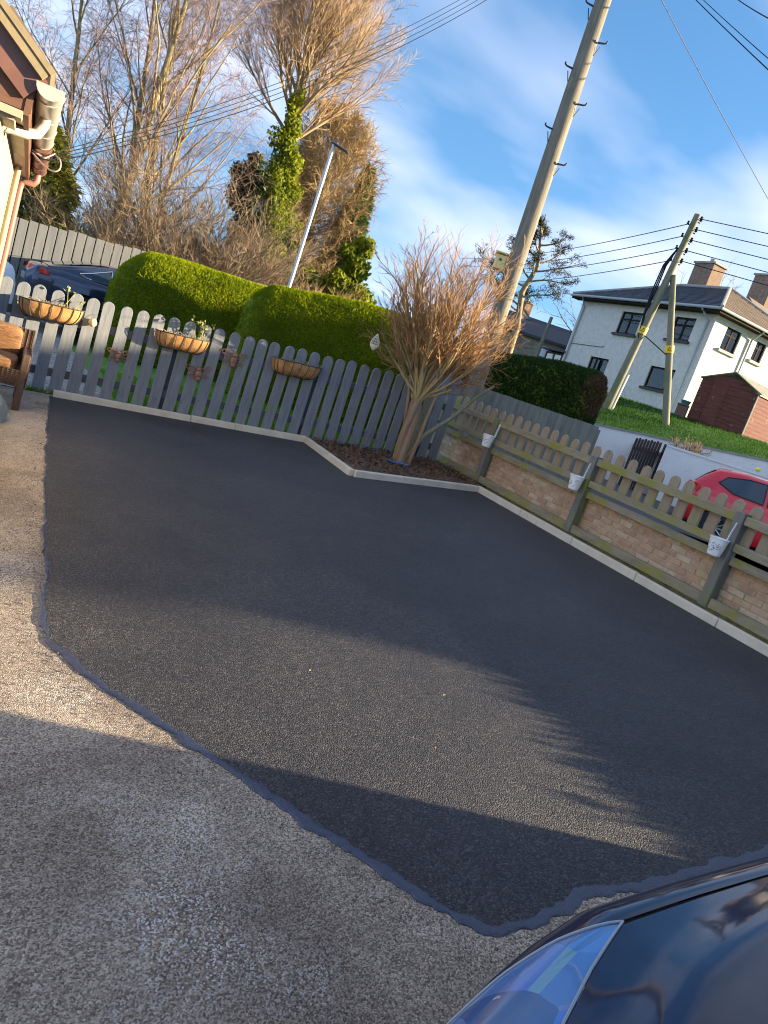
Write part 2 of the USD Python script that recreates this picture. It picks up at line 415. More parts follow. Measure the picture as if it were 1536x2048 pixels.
M['pole_green'] = mat('pole_green', [(0.16, 0.15, 0.11), (0.22, 0.21, 0.14)], 5, stretch=(8, 8, 0.5), rough=0.9, bump=0.4, bscale=20, moss=((0.11, 0.13, 0.05), 1.0, 0.50))
M['iron'] = mat('dark_iron', [(0.03, 0.028, 0.026), (0.07, 0.06, 0.05)], 30, rough=0.6)
M['wire'] = flat('wire', (0.02, 0.022, 0.025), 0.95, spec=0.05)
M['wire_light'] = flat('wire_light', (0.30, 0.25, 0.25), 0.7)
M['steel'] = mat('galvanised_steel', [(0.42, 0.43, 0.45), (0.55, 0.56, 0.57)], 10, rough=0.45, metallic=0.6)
M['cream_wood'] = mat('nest_box_wood', [(0.55, 0.42, 0.16), (0.66, 0.53, 0.24)], 6, stretch=(6, 6, 1), rough=0.8, bump=0.2)
M['grass'] = mat('grass_ground', [(0.06, 0.15, 0.015), (0.10, 0.23, 0.022), (0.15, 0.28, 0.035)], 3.0, rough=0.9, bump=0.9, bscale=40, detail=8, bdist=0.03)
M['blade'] = mat('grass_blade', [(0.18, 0.38, 0.02), (0.27, 0.50, 0.035)], 3, rough=0.8, spec=0.2, island=0.4, trans=0.35)
M['rough_ground'] = mat('rough_ground', [(0.05, 0.045, 0.025), (0.06, 0.08, 0.025), (0.10, 0.10, 0.05)], 0.6, rough=0.95, bump=0.8, bscale=12, bdist=0.05)
M['gravel'] = aggregate('gravel', [(0, (0.10, 0.09, 0.08)), (0.5, (0.27, 0.25, 0.22)), (1, (0.5, 0.47, 0.44))], 35.0, 1.2, 0.85, 0.9, [(0.3, (0.8, 0.8, 0.8)), (0.7, (1.1, 1.1, 1.1))], bdist=0.02)
M['hedge'] = mat('hedge_leaf', [(0.25, 0.33, 0.008), (0.37, 0.45, 0.010), (0.48, 0.54, 0.014)], 2.2, rough=0.9, spec=0.12, island=0.35, trans=0.4)
M['hedge_core'] = mat('hedge_core', [(0.06, 0.09, 0.008), (0.12, 0.17, 0.010)], 5.0, rough=0.95, bump=0.8, bscale=30, bdist=0.03)
M['hedge_dark'] = mat('hedge_dark_leaf', [(0.035, 0.085, 0.020), (0.065, 0.13, 0.030)], 2.0, rough=0.85, spec=0.15, island=0.4, trans=0.25)
M['hedge_brown'] = mat('hedge_brown_leaf', [(0.13, 0.055, 0.035), (0.22, 0.10, 0.06)], 3.0, rough=0.8, island=0.4, trans=0.2)
M['birch_bark'] = mat('birch_bark', [(0.15, 0.115, 0.055), (0.22, 0.18, 0.08), (0.31, 0.27, 0.15)], 2.5, rough=0.85, bump=0.3)
M['birch_twig'] = mat('birch_twig', [(0.24, 0.155, 0.14), (0.35, 0.24, 0.195)], 1.0, rough=0.8, island=0.3)
M['tan_bark'] = mat('tan_bark', [(0.17, 0.13, 0.075), (0.26, 0.20, 0.11)], 2.0, rough=0.85)
M['tan_twig'] = mat('tan_twig', [(0.42, 0.28, 0.155), (0.56, 0.40, 0.235)], 0.8, rough=0.8, island=0.3)
M['larch_twig'] = mat('larch_twig', [(0.36, 0.245, 0.115), (0.52, 0.37, 0.18)], 0.6, rough=0.85, island=0.35)
M['bush_twig'] = mat('bush_twig', [(0.19, 0.135, 0.085), (0.30, 0.22, 0.14)], 0.8, rough=0.85, island=0.35)
M['ivy'] = mat('ivy_leaf', [(0.24, 0.32, 0.014), (0.42, 0.47, 0.022)], 0.9, rough=0.7, island=0.45, trans=0.45)
M['ivy_dark'] = mat('ivy_dark_leaf', [(0.03, 0.055, 0.012), (0.06, 0.10, 0.02)], 0.9, rough=0.5, island=0.45, trans=0.3)
M['conifer'] = mat('conifer_leaf', [(0.05, 0.12, 0.02), (0.11, 0.21, 0.035)], 0.7, rough=0.6, island=0.4, trans=0.25)
M['conifer_olive'] = mat('conifer_olive_leaf', [(0.17, 0.19, 0.022), (0.30, 0.29, 0.04)], 0.7, rough=0.6, island=0.4, trans=0.25)
M['pine'] = mat('pine_needle', [(0.035, 0.045, 0.02), (0.085, 0.085, 0.04)], 1.2, rough=0.7, island=0.4, trans=0.2)
M['shrub_bark'] = mat('shrub_bark', [(0.18, 0.10, 0.06), (0.27, 0.17, 0.10), (0.22, 0.19, 0.13)], 9, stretch=(3, 3, 0.6), rough=0.85, bump=0.6, bscale=18)
M['shrub_branch'] = mat('shrub_branch', [(0.36, 0.25, 0.11), (0.50, 0.37, 0.18), (0.41, 0.34, 0.14)], 5, rough=0.8, island=0.25)
M['shrub_twig'] = mat('shrub_twig', [(0.34, 0.18, 0.070), (0.49, 0.285, 0.12)], 4, rough=0.8, island=0.35)
M['coco'] = mat('coco_liner', [(0.26, 0.125, 0.042), (0.40, 0.21, 0.08), (0.50, 0.29, 0.12)], 14, rough=0.95, bump=0.8, bscale=120, bdist=0.006)
M['straw'] = mat('dry_plant', [(0.40, 0.30, 0.15), (0.52, 0.42, 0.24)], 12, rough=0.9, island=0.3)
M['green_stem'] = mat('green_stem', [(0.22, 0.26, 0.06), (0.34, 0.34, 0.10)], 12, rough=0.7, island=0.3)
M['copper'] = mat('copper_paint', [(0.22, 0.11, 0.075), (0.34, 0.18, 0.12)], 30, rough=0.5, metallic=0.45)
M['wicker'] = mat('wicker', [(0.05, 0.03, 0.022), (0.10, 0.062, 0.045)], 12, rough=0.6)
M['cushion'] = mat('cushion_cloth', [(0.10, 0.045, 0.02), (0.24, 0.125, 0.055), (0.12, 0.055, 0.024), (0.26, 0.14, 0.065)], 7, stretch=(0.8, 1, 5), distortion=1.2, rough=0.85)
M['rock'] = mat('mossy_rock', [(0.15, 0.16, 0.14), (0.26, 0.27, 0.24)], 7, rough=0.9, bump=0.6, bscale=30, moss=((0.13, 0.16, 0.06), 5, 0.52))
M['bucket'] = mat('white_bucket', [(0.72, 0.72, 0.71), (0.80, 0.80, 0.79)], 10, rough=0.4)
M['bucket_print'] = flat('bucket_print', (0.25, 0.27, 0.30), 0.5)
M['render'] = mat('pebble_dash', [(0.49, 0.45, 0.415), (0.585, 0.54, 0.50), (0.635, 0.59, 0.55)], 5, rough=0.95, bump=0.9, bscale=28, speck=((0.34, 0.325, 0.30), 30, 0.66), bdist=0.02)
M['white_wall'] = mat('white_wall_paint', [(0.68, 0.64, 0.60), (0.78, 0.74, 0.70)], 1.6, rough=0.9, bump=0.4, bscale=40, bdist=0.01, speck=((0.5, 0.5, 0.48), 9, 0.70))
M['plinth'] = mat('plinth_paint', [(0.035, 0.04, 0.05), (0.06, 0.065, 0.075)], 4, rough=0.8)
M['sill'] = mat('dark_sill', [(0.02, 0.018, 0.017), (0.04, 0.034, 0.03)], 6, rough=0.5)
M['sill_light'] = mat('stone_sill', [(0.36, 0.34, 0.30), (0.45, 0.43, 0.39)], 6, rough=0.85)
M['frame'] = flat('window_frame', (0.022, 0.016, 0.014), 0.8, spec=0.1)
M['gutter_grey'] = flat('gutter_grey', (0.30, 0.31, 0.33), 0.45)
M['slate'] = mat('slate', [(0.030, 0.034, 0.045), (0.055, 0.060, 0.075)], 4, rough=0.55, island=0.35, bump=0.2, spec=0.4)
M['tile_brown'] = mat('tile_brown', [(0.15, 0.11, 0.085), (0.24, 0.18, 0.14)], 4, rough=0.8, island=0.3, bump=0.2)
M['chimney'] = mat('chimney_brick', [(0.22, 0.14, 0.10), (0.33, 0.22, 0.16)], 6, rough=0.9, bump=0.3, island=0.25)
M['chimney_render'] = mat('chimney_render', [(0.22, 0.21, 0.19), (0.32, 0.30, 0.27)], 4, rough=0.9, bump=0.3)
M['curtain'] = mat('curtain', [(0.60, 0.58, 0.50), (0.80, 0.78, 0.70)], 5, stretch=(1, 6, 0.2), rough=0.9)
M['room'] = flat('room_dark', (0.05, 0.055, 0.06), 0.9)
M['blind'] = flat('window_blind', (0.70, 0.74, 0.78), 0.8)
M['pane'] = glass('pane', (0.96, 0.97, 0.97))
M['shed'] = mat('shed_board', [(0.095, 0.026, 0.020), (0.135, 0.040, 0.030), (0.165, 0.060, 0.046)], 3, stretch=(1.2, 1.2, 6), rough=0.85, bump=0.3, island=0.15, speck=((0.24, 0.15, 0.12), 8, 0.66))
M['shed_roof'] = mat('shed_roof_felt', [(0.14, 0.14, 0.12), (0.24, 0.24, 0.20)], 5, rough=0.95)
M['brown_bin'] = flat('brown_bin', (0.10, 0.05, 0.035), 0.5)
M['teal'] = flat('teal_plastic', (0.03, 0.10, 0.12), 0.4)
M['grey_board'] = mat('grey_board', [(0.14, 0.13, 0.11), (0.20, 0.185, 0.155), (0.25, 0.23, 0.195)], 3, stretch=(5, 5, 0.6), rough=0.9, bump=0.3, island=0.15, moss=((0.15, 0.15, 0.08), 1.5, 0.58))
M['slat_grey'] = mat('slat_grey', [(0.145, 0.15, 0.16), (0.20, 0.205, 0.21)], 3, stretch=(5, 5, 0.6), rough=0.85, island=0.12, bump=0.2)
M['gate_brown'] = mat('gate_brown', [(0.035, 0.022, 0.018), (0.06, 0.04, 0.033)], 4, stretch=(5, 5, 0.7), rough=0.7, island=0.2)
M['yellow'] = flat('yellow_band', (0.85, 0.55, 0.015), 0.5)
M['yellow_print'] = flat('band_print', (0.05, 0.04, 0.01), 0.6)
M['insulator'] = flat('insulator', (0.03, 0.02, 0.02), 0.25)
M['white_plastic'] = mat('white_plastic', [(0.33, 0.315, 0.28), (0.40, 0.385, 0.345)], 8, rough=0.35)
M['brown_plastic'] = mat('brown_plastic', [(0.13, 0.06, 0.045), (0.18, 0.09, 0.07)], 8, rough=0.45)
M['pink_plastic'] = flat('pink_brown_plastic', (0.25, 0.125, 0.10), 0.5)
M['fascia'] = mat('fascia_wood', [(0.10, 0.047, 0.03), (0.15, 0.075, 0.047)], 5, stretch=(1, 1, 8), rough=0.8, bump=0.2)
M['soffit'] = mat('soffit_board', [(0.30, 0.25, 0.175), (0.38, 0.33, 0.235)], 4, rough=0.8)
M['cream_wall'] = mat('cream_wall', [(0.33, 0.29, 0.21), (0.40, 0.355, 0.26)], 4, rough=0.9, bump=0.3, bscale=60)
M['roof_edge'] = mat('roof_edge', [(0.20, 0.155, 0.085), (0.28, 0.22, 0.13)], 6, rough=0.85, bump=0.3)
M['blue_paint'] = flat('blue_car_paint', (0.012, 0.024, 0.060), 0.22, metallic=0.35, coat=1.0)
M['red_paint'] = flat('red_car_paint', (0.55, 0.012, 0.020), 0.3, coat=1.0)
M['black_paint'] = mat('black_car_paint', [(0.004, 0.005, 0.013), (0.006, 0.008, 0.019)], 40, rough=0.07, coat=0.0, spec=0.55, speck=((0.05, 0.06, 0.08), 55, 0.80))
M['car_glass'] = flat('car_glass', (0.012, 0.018, 0.025), 0.03, spec=0.9)
M['chrome'] = flat('chrome', (0.75, 0.76, 0.78), 0.12, metallic=1.0)
M['tail_red'] = flat('tail_red', (0.55, 0.01, 0.008), 0.2, coat=1.0)
M['tail_clear'] = flat('tail_clear', (0.65, 0.62, 0.60), 0.15, coat=1.0)
M['tyre'] = mat('tyre', [(0.012, 0.012, 0.012), (0.025, 0.025, 0.025)], 20, rough=0.85)
M['alloy'] = flat('alloy_wheel', (0.45, 0.46, 0.47), 0.3, metallic=0.9)
M['trim'] = flat('black_trim', (0.012, 0.012, 0.013), 0.5)
M['headlight'] = usdkit.material(stage, '/World/Looks/headlight_lens', {
    'geo': ('geometry', {}), 'mp': ('mapping', dict(scale=(1, 1.8, 0.6), rotation=(0, 0, 0.5))), 'v': ('voronoi_texture', dict(scale=8.0, feature='f1', randomness=0.8)),
    'sc': ('separate_color', {}),
    'r': ('rgb_ramp', dict(ramp=[(0.0, (0.02, 0.05, 0.15)), (0.35, (0.05, 0.12, 0.30)), (0.6, (0.08, 0.17, 0.38)), (0.8, (0.14, 0.20, 0.36)), (0.92, (0.08, 0.30, 0.32)), (1.0, (0.32, 0.40, 0.52))])),
    'mr': ('map_range', dict(from_min=0.0, from_max=1.0, to_min=330.0, to_max=480.0)),
    'b': ('bump', dict(strength=0.5, distance=0.02)),
    'p': ('principled_bsdf', dict(roughness=0.22, metallic=0.5, coat_weight=1.0, thin_film_ior=1.45))},
    [('geo.position', 'mp.vector'), ('mp.vector', 'v.vector'), ('v.color', 'sc.color'), ('sc.r', 'r.fac'), ('sc.g', 'mr.value'), ('sc.b', 'b.height'), ('b.normal', 'p.normal'),
     ('r.color', 'p.base_color'), ('mr.result', 'p.thin_film_thickness')], surface='p.BSDF')
M['lens_edge'] = flat('lens_edge', (0.16, 0.18, 0.21), 0.12, coat=1.0, spec=0.8)
M['blue_plastic'] = flat('blue_plastic', (0.015, 0.13, 0.36), 0.35)
M['white_cloth'] = flat('white_sack', (0.62, 0.66, 0.72), 0.7)
M['lime'] = flat('lime_print', (0.20, 0.42, 0.06), 0.7)
M['lamp_head'] = flat('lamp_head', (0.045, 0.048, 0.055), 0.4)
M['feeder'] = flat('feeder_enamel', (0.62, 0.58, 0.48), 0.4)
M['ball'] = mat('fat_ball', [(0.50, 0.40, 0.16), (0.68, 0.60, 0.38)], 60, rough=0.9, bump=0.5)
M['stone'] = mat('stone_wall', [(0.12, 0.10, 0.08), (0.22, 0.19, 0.15), (0.30, 0.26, 0.21)], 3, stretch=(1, 1, 3), rough=0.95, bump=0.5, bdist=0.04)
M['leaf_litter'] = mat('dead_leaf', [(0.35, 0.22, 0.08), (0.45, 0.30, 0.12)], 8, rough=0.8, island=0.4)
M['daffodil'] = flat('yellow_flower', (0.85, 0.75, 0.02), 0.6)

# ---------------------------------------------------------------- terrain
GX, GY = math.tan(math.radians(4.49)), 0.008


def plane_z(x, y):
    return GX * np.asarray(x, float) + GY * np.asarray(y, float)


def terrain_z(x, y):
    x, y = np.asarray(x, float), np.asarray(y, float)
    z = GX * np.clip(x, -8, 5.6) + GY * np.clip(y, -10, 18)
    z = z - 0.12 * smoothstep(x, 6.0, 9.0)
    s = 0.75 * x + 0.66 * y
    z = z + 2.5 * smoothstep(s, 21.4, 29.0) * smoothstep(x, 9.0, 13.0)
    z = z + 0.035 * np.clip(y - 17, 0, 60) * (1 - smoothstep(x, 9.0, 13.0))
    return z


def lawn_z(x, y):
    x, y = np.asarray(x, float), np.asarray(y, float)
    s, t = 0.75 * x + 0.66 * y, 0.66 * x - 0.75 * y
    return 2.06 + 0.10 * np.clip(t, -4, 3) * (1 - smoothstep(s, 21, 27)) + 0.185 * np.clip(s - 20.95, 0, 5.4) + 0.02 * np.clip(s - 26.3, 0, 20)


def sheet(poly, zf, dz=0.0, step=None):
    """A flat or gently shaped sheet over a shapely polygon."""
    V, F, n = [], [], 0
    for g in getattr(poly, 'geoms', [poly]):
        v, f = trimesh.creation.triangulate_polygon(g, engine='earcut')
        V.append(np.column_stack([v, zf(v[:, 0], v[:, 1]) + dz])); F.append(np.asarray(f) + n); n += len(v)
    V, F = np.vstack(V), np.vstack(F)
    a, b, c = V[F[:, 0]], V[F[:, 1]], V[F[:, 2]]
    flip = np.cross(b - a, c - a)[:, 2] < 0
    F[flip] = F[flip][:, ::-1]
    return V, F


ax = np.concatenate([np.linspace(-140, -10, 14)[:-1], np.linspace(-10, 32, 64)[:-1], np.linspace(32, 190, 16)])
ay = np.concatenate([np.linspace(-140, -8, 14)[:-1], np.linspace(-8, 40, 72)[:-1], np.linspace(40, 220, 16)])
XX, YY = np.meshgrid(ax, ay, indexing='ij')
gz = terrain_z(XX, YY) - 0.07
single('ground', MB().grid(np.stack([XX, YY, gz], -1)), M['rough_ground'], kind='structure')

yard = Polygon([(-4, -6), (7.5, -6), (7.5, 1.7), (5.36, 1.7), (5.36, 8.60), (-4, 8.60)])
single('concrete_yard', sheet(yard, plane_z, 0.0), M['concrete'], kind='structure')

rng = np.random.default_rng(5)


def wobble(pts, step, amp, seed):
    ls = LineString(pts); n = int(ls.length / step); r = np.random.default_rng(seed)
    out = []
    off = np.convolve(r.normal(size=n + 9), np.ones(4) / 4, 'same')
    for i in range(n + 1):
        d = ls.length * i / n
        p, q = np.array(ls.interpolate(max(d - 0.02, 0)).coords[0]), np.array(ls.interpolate(min(d + 0.02, ls.length)).coords[0])
        t = unit(q - p); out.append(np.array(ls.interpolate(d).coords[0]) + amp * off[i] * np.array([-t[1], t[0]]))
    return out


edge_left = wobble([(0.495, 8.12), (0.44, 6.4), (0.40, 4.85), (0.372, 3.1), (0.385, 2.95), (0.56, 2.62), (0.78, 2.32), (1.05, 1.90), (1.29, 1.56), (1.43, 1.36)], 0.05, 0.012, 1)
edge_near = wobble([(1.43, 1.36), (1.49, 1.31), (1.60, 1.305), (1.75, 1.325), (1.94, 1.385), (2.2, 1.37), (2.9, 1.44), (5.2, 1.50)], 0.05, 0.012, 2)
drive = Polygon([(0.50, 8.50), (3.44, 8.50), (3.44, 6.99), (5.22, 7.27), (5.22, 1.52)] + [tuple(p) for p in edge_near[::-1]] + [tuple(p) for p in edge_left[::-1]]).buffer(0)
single('asphalt_drive', sheet(drive, plane_z, 0.004), M['asphalt'], kind='structure')
seal_r = np.random.default_rng(9)


def ribbon(pts, w0, w1, seed):
    """A band of uneven width along a polyline, as a strip of quads."""
    r_ = np.random.default_rng(seed); P = np.array(pts); n_ = len(P)
    t_ = unit(np.gradient(P, axis=0)); nr_ = np.column_stack([-t_[:, 1], t_[:, 0]])
    jit = lambda k: np.convolve(r_.normal(size=n_ + 6), np.ones(k) / k, 'same')[3:-3]
    w = np.interp(np.linspace(0, 1, n_), np.linspace(0, 1, len(w0)), w0)[:, None]
    a_ = P + nr_ * (w + w1 * (jit(5) * 1.2 + jit(2) * .35)[:, None]); b_ = P - nr_ * (w + w1 * (jit(5) * 1.2 + jit(2) * .35)[:, None])
    rows = []
    for f_, h_ in ((0, -.003), (.18, .0010), (.5, .0018), (.82, .0010), (1, -.003)):
        q = a_ * (1 - f_) + b_ * f_
        rows.append(np.column_stack([q, plane_z(q[:, 0], q[:, 1]) + .0052 + h_]))
    return np.stack(rows, 1)


seal_pts = np.array(LineString(edge_left + edge_near[1:]).segmentize(.02).coords)
sm = lambda c: np.convolve(np.pad(c, 2, 'edge'), np.ones(5) / 5, 'valid')
seal_pts = np.column_stack([sm(seal_pts[:, 0]), sm(seal_pts[:, 1])])
single('bitumen_seal', MB().grid(ribbon(seal_pts, [.006, .007, .008, .010, .013, .018, .022,   .025, .027, .027], .011, 9)), M['bitumen'], kind='structure', smooth=True)

bed = Polygon([(3.40, 6.98), (5.35, 7.28), (5.35, 8.56), (3.40, 8.56)])
bx, by = np.meshgrid(np.linspace(3.40, 5.36, 40), np.linspace(6.95, 8.56, 34), indexing='ij')
bz = plane_z(bx, by) + 0.055 + 0.05 * (meshkit.fbm(np.stack([bx * 4, by * 4, 0 * bx], -1), 3, 3) - 0.4)
low = (by < 7.03 + 0.155 * (bx - 3.40)); by2 = np.where(low, 7.03 + 0.155 * (bx - 3.40), by)
single('flower_bed', MB().grid(np.stack([bx, by2, bz], -1)), M['soil'], kind='structure')
r = np.random.default_rng(11)
n = 1500
cx, cy = r.uniform(3.45, 5.3, n), r.uniform(7.1, 8.5, n)
keep = cy > 7.08 + 0.155 * (cx - 3.40); cx, cy = cx[keep], cy[keep]
cz = plane_z(cx, cy) + 0.075 + r.uniform(-0.02, 0.03, len(cx))
single('bark_mulch', leaves(r, np.column_stack([cx, cy, cz]), 0.026, normal=np.array([0, 0, 1.5]), aspect=0.45), M['chip'], 'brown bark mulch strewn over the corner flower bed', 'mulch', kind='stuff')

r = np.random.default_rng(14)
n = 2600
q = seal_pts[r.integers(0, len(seal_pts), n)] + r.normal(0, 1, (n, 2)) * r.choice([.03, .10, .35], (n, 1)) + np.array([-.06, -.06])
q = q[q[:, 0] > -.6]
mbg = MB(); tet = trimesh.creation.icosphere(0, 1.0); tv, tf = np.array(tet.vertices), np.array(tet.faces)
for x, y in q:
    sz = r.uniform(.0012, .0032) * (1.6 if r.random() < .05 else 1)
    mbg.add(tv * sz * r.uniform(.6, 1.3, 3) + [x, y, float(plane_z(x, y)) + sz * .5 + .001], tf)
M['grit'] = mat('loose_grit', [(0.10, 0.09, 0.08), (0.28, 0.25, 0.22), (0.45, 0.42, 0.38)], 60, rough=0.9, island=0.6)
single('loose_grit', mbg, M['grit'], 'loose grit and small stones scattered along the edge of the new black drive', 'grit', kind='stuff')

# lawn and gravel strip behind the picket fence, verge, road, hillside lawn
single('garden_lawn', sheet(Polygon([(1.15, 8.64), (5.4, 8.64), (5.4, 12.4), (0.9, 13.6)]), plane_z, 0.004), M['grass'], kind='structure')
single('gravel_path', sheet(Polygon([(-4, 8.64), (1.15, 8.64), (0.9, 13.6), (0.9, 17.6), (-4, 17.6)]), plane_z, 0.002), M['gravel'], kind='structure')
r = np.random.default_rng(12)
n = 26000
gx, gy = r.uniform(1.2, 5.3, n), 8.7 + 2.6 * r.random(n) ** 1.5
single('lawn_grass', needles(r, np.column_stack([gx, gy, plane_z(gx, gy)]), np.column_stack([r.normal(0, .35, n), r.normal(0, .35, n), np.ones(n)]), 0.055, 0.004), M['blade'], 'bright green grass growing behind the grey picket fence', 'grass', kind='stuff')
RD, RN = np.array([0.66, -0.751]), np.array([0.751, 0.66])          # along and across the road
rp = lambda s, t: RN * s + RD * t
road = Polygon([rp(13.6, -14), rp(13.6, 22), rp(19.6, 22), rp(19.6, -14)])
single('road', sheet(road.intersection(Polygon([(5.9, -40), (60, -40), (60, 60), (5.9, 60)])), terrain_z, 0.02), M['road'], kind='structure')
ls_, lt_ = np.meshgrid(np.linspace(20.98, 40, 26), np.linspace(-12, 14, 40), indexing='ij')
LX, LY = RN[0] * ls_ + RD[0] * lt_, RN[1] * ls_ + RD[1] * lt_
LZ = lawn_z(LX, LY) + 0.05 * meshkit.fbm(np.stack([LX, LY, 0 * LX], -1), 3, 4)
M['lawn'] = mat('hill_lawn', [(0.04, 0.12, 0.014), (0.065, 0.17, 0.02), (0.085, 0.20, 0.03)], 1.3, rough=0.9, bump=0.9, bscale=30, detail=8, bdist=0.04)
r = np.random.default_rng(13)
n = 42000
s_, t_ = r.uniform(21.05, 27.5, n), r.uniform(-6.5, 4.5, n)
hx, hy = RN[0] * s_ + RD[0] * t_, RN[1] * s_ + RD[1] * t_
M['hill_blade'] = mat('hill_blade', [(0.05, 0.15, 0.018), (0.085, 0.21, 0.03)], 1.0, rough=0.8, island=0.4, trans=0.35, spec=0.2)
single('lawn_grass', needles(r, np.column_stack([hx, hy, lawn_z(hx, hy)]), np.column_stack([r.normal(0, .4, n), r.normal(0, .4, n), np.ones(n)]), 0.10, 0.011), M['hill_blade'], 'rough green grass covering the sloping lawn below the white house', 'grass', kind='stuff')
single('hillside_lawn', MB().grid(np.stack([LX, LY, LZ], -1)), M['lawn'], kind='structure')

# ---------------------------------------------------------------- kerbs
def kerb_run(t, p0, p1, lengths, w=0.055, h=0.075):
    p0, p1 = np.array(p0, float), np.array(p1, float)
    L = np.linalg.norm(p1 - p0); d = (p1 - p0) / L; a = 0.0; i = 0
    while a < L - 0.02:
        b = min(a + lengths[i % len(lengths)], L)
        if L - b < 0.15:
            b = L
        q0, q1 = p0 + d * (a + 0.003), p0 + d * (b - 0.003)
        z0, z1 = plane_z(*q0) + h / 2 - 0.02, plane_z(*q1) + h / 2 - 0.02
        part(t, 'kerb_stone', MB().beam((*q0, z0), (*q1, z1 + 0.003 * ((i * 7) % 3 - 1)), w, h + 0.04, ch=0.006), M['kerb'])
        a = b; i += 1


t = thing('kerb_edging', 'pale concrete kerb running along the foot of the grey picket fence', 'kerb', (0.5, 8.45, plane_z(0.5, 8.45)))
kerb_run(t, (0.53, 8.50), (3.40, 8.50), [1.45, 0.52, 0.92, 0.9])
t = thing('kerb_edging', 'pale concrete kerb around the corner bed with the bare shrub', 'kerb', (3.4, 7.0, plane_z(3.4, 7.0)))
kerb_run(t, (3.40, 8.465), (3.40, 6.99), [0.38, 0.75, 0.4])
kerb_run(t, (3.43, 6.985), (5.20, 7.27), [0.95, 0.9])
t = thing('kerb_edging', 'long sandy concrete kerb along the foot of the mossy wooden fence', 'kerb', (5.23, 4, plane_z(5.23, 4)))
kerb_run(t, (5.235, 7.29), (5.235, 1.6), [0.92, 0.9, 0.91])

# ---------------------------------------------------------------- grey picket fence
FY, PITCH_P = 8.55, 0.1672


def rounded_picket(w, h, n=9):
    a = np.linspace(0, np.pi, n)
    r_ = w / 2
    return np.vstack([[(-r_, 0), (r_, 0)], np.column_stack([r_ * np.cos(a), h - r_ + r_ * np.sin(a)])])


t = thing('picket_fence', 'grey painted picket fence with rounded tops across the end of the drive', 'fence', (2.4, FY, plane_z(2.4, FY)))
r = np.random.default_rng(21)
for i in range(-4, 32):
    x = 0.04 + PITCH_P * i
    g = float(plane_z(x, FY)); top = g + 1.095 + r.uniform(-0.008, 0.008)
    lean = r.normal(0, 0.010); x += r.normal(0, .004)
    bot = g + 0.035 + r.uniform(0, 0.012)
    part(t, 'picket', MB().prism(rounded_picket(0.122 + r.uniform(-0.004, 0.004), top - bot), (x, FY + r.uniform(-0.003, 0.003), bot), (1, 0, lean), (lean, 0, 1), (0, -1, 0), 0.019, 0.004), M['picket_grey'], smooth=20)
for z in (0.24, 0.80):
    part(t, 'rail', MB().beam((-0.75, FY + 0.032, plane_z(-0.75, FY) + z), (5.3, FY + 0.032, plane_z(5.3, FY) + z), 0.038, 0.085), M['rail_grey'])
for x in (-0.2, 1.655, 3.31, 5.0):
    g = float(plane_z(x, FY))
    part(t, 'post', MB().box((x, FY + 0.095, g + 0.46), (0.085, 0.085, 0.98), ch=0.006), M['rail_grey'])

# ---------------------------------------------------------------- brick wall with mossy fence on it (right boundary)
FX = 5.47
t = thing('brick_wall', 'low tan brick boundary wall seen between the mossy fence rails', 'wall', (5.60, 5, plane_z(5.6, 5)))
r = np.random.default_rng(22)
Y0, Y1 = 1.80, 9.45
BH, BLN = 0.058, 0.172
for c in range(6):
    y = 2.88 - (BLN / 2 if c % 2 else 0.0)
    while y < Y1:
        a, b = y, min(y + BLN - .009, Y1)
        if b - a > 0.03:
            zc = 0.565 + BH * c + 0.008 * (a + b) / 2
            part(t, 'brick', MB().box((5.585 + r.uniform(-.003, .003), (a + b) / 2, zc), (0.10, b - a, BH - .009), ch=.004), M[('brick', 'brick_b', 'brick', 'brick_c')[r.integers(4)]])
        y += BLN
part(t, 'mortar_core', MB().box((5.590, 5.6, 0.66), (0.097, 7.7, 0.56)), M['mortar'])
part(t, 'wall_end', MB().box((5.60, -1.4, 0.52), (0.12, 6.38, 1.02)), M['mortar'])

t = thing('mossy_fence', 'weathered mossy wooden fence with short rounded pickets above the brick wall', 'fence', (FX, 5.8, plane_z(FX, 5.8)))
posts_y = (9.38, 7.69, 5.83, 3.99, 2.14)
for y in posts_y:
    g = 0.44 + 0.004 * y
    part(t, 'post', MB().box((FX - 0.005, y, (g + 1.30) / 2 + 0.008 * y * 0.5), (0.095, 0.095, 0.90), ch=0.006), M['old_post'])
for k in range(4):
    ya, yb = posts_y[k] - 0.05, posts_y[k + 1] + 0.05
    for zc, h, w, nm in ((1.255, 0.075, 0.045, 'top_rail'), (1.02, 0.07, 0.045, 'middle_rail'), (0.905, 0.07, 0.055, 'coping_board'), (0.52, 0.085, 0.05, 'gravel_board')):
        part(t, nm, MB().beam((FX - 0.012 if nm != 'coping_board' else FX + 0.02, ya, zc + 0.008 * ya), (FX - 0.012 if nm != 'coping_board' else FX + 0.02, yb, zc + 0.008 * yb + r.uniform(-.006, .006)), w, h, ch=0.004), M['old_wood'])
y = 1.92
r = np.random.default_rng(23)
while y < 9.3:
    if min(abs(y - p) for p in posts_y) > 0.0:
        top = 1.375 + 0.0135 * y + r.uniform(-0.008, 0.008)
        ln = r.normal(0, 0.01)
        part(t, 'picket', MB().prism(rounded_picket(0.112, top - 0.99 - 0.008 * y), (FX + 0.048, y, 0.99 + 0.008 * y), (0, 1, ln), (0, -ln, 1), (-1, 0, 0), 0.02, 0.003), M['old_picket'], smooth=20)
    y += 0.1815
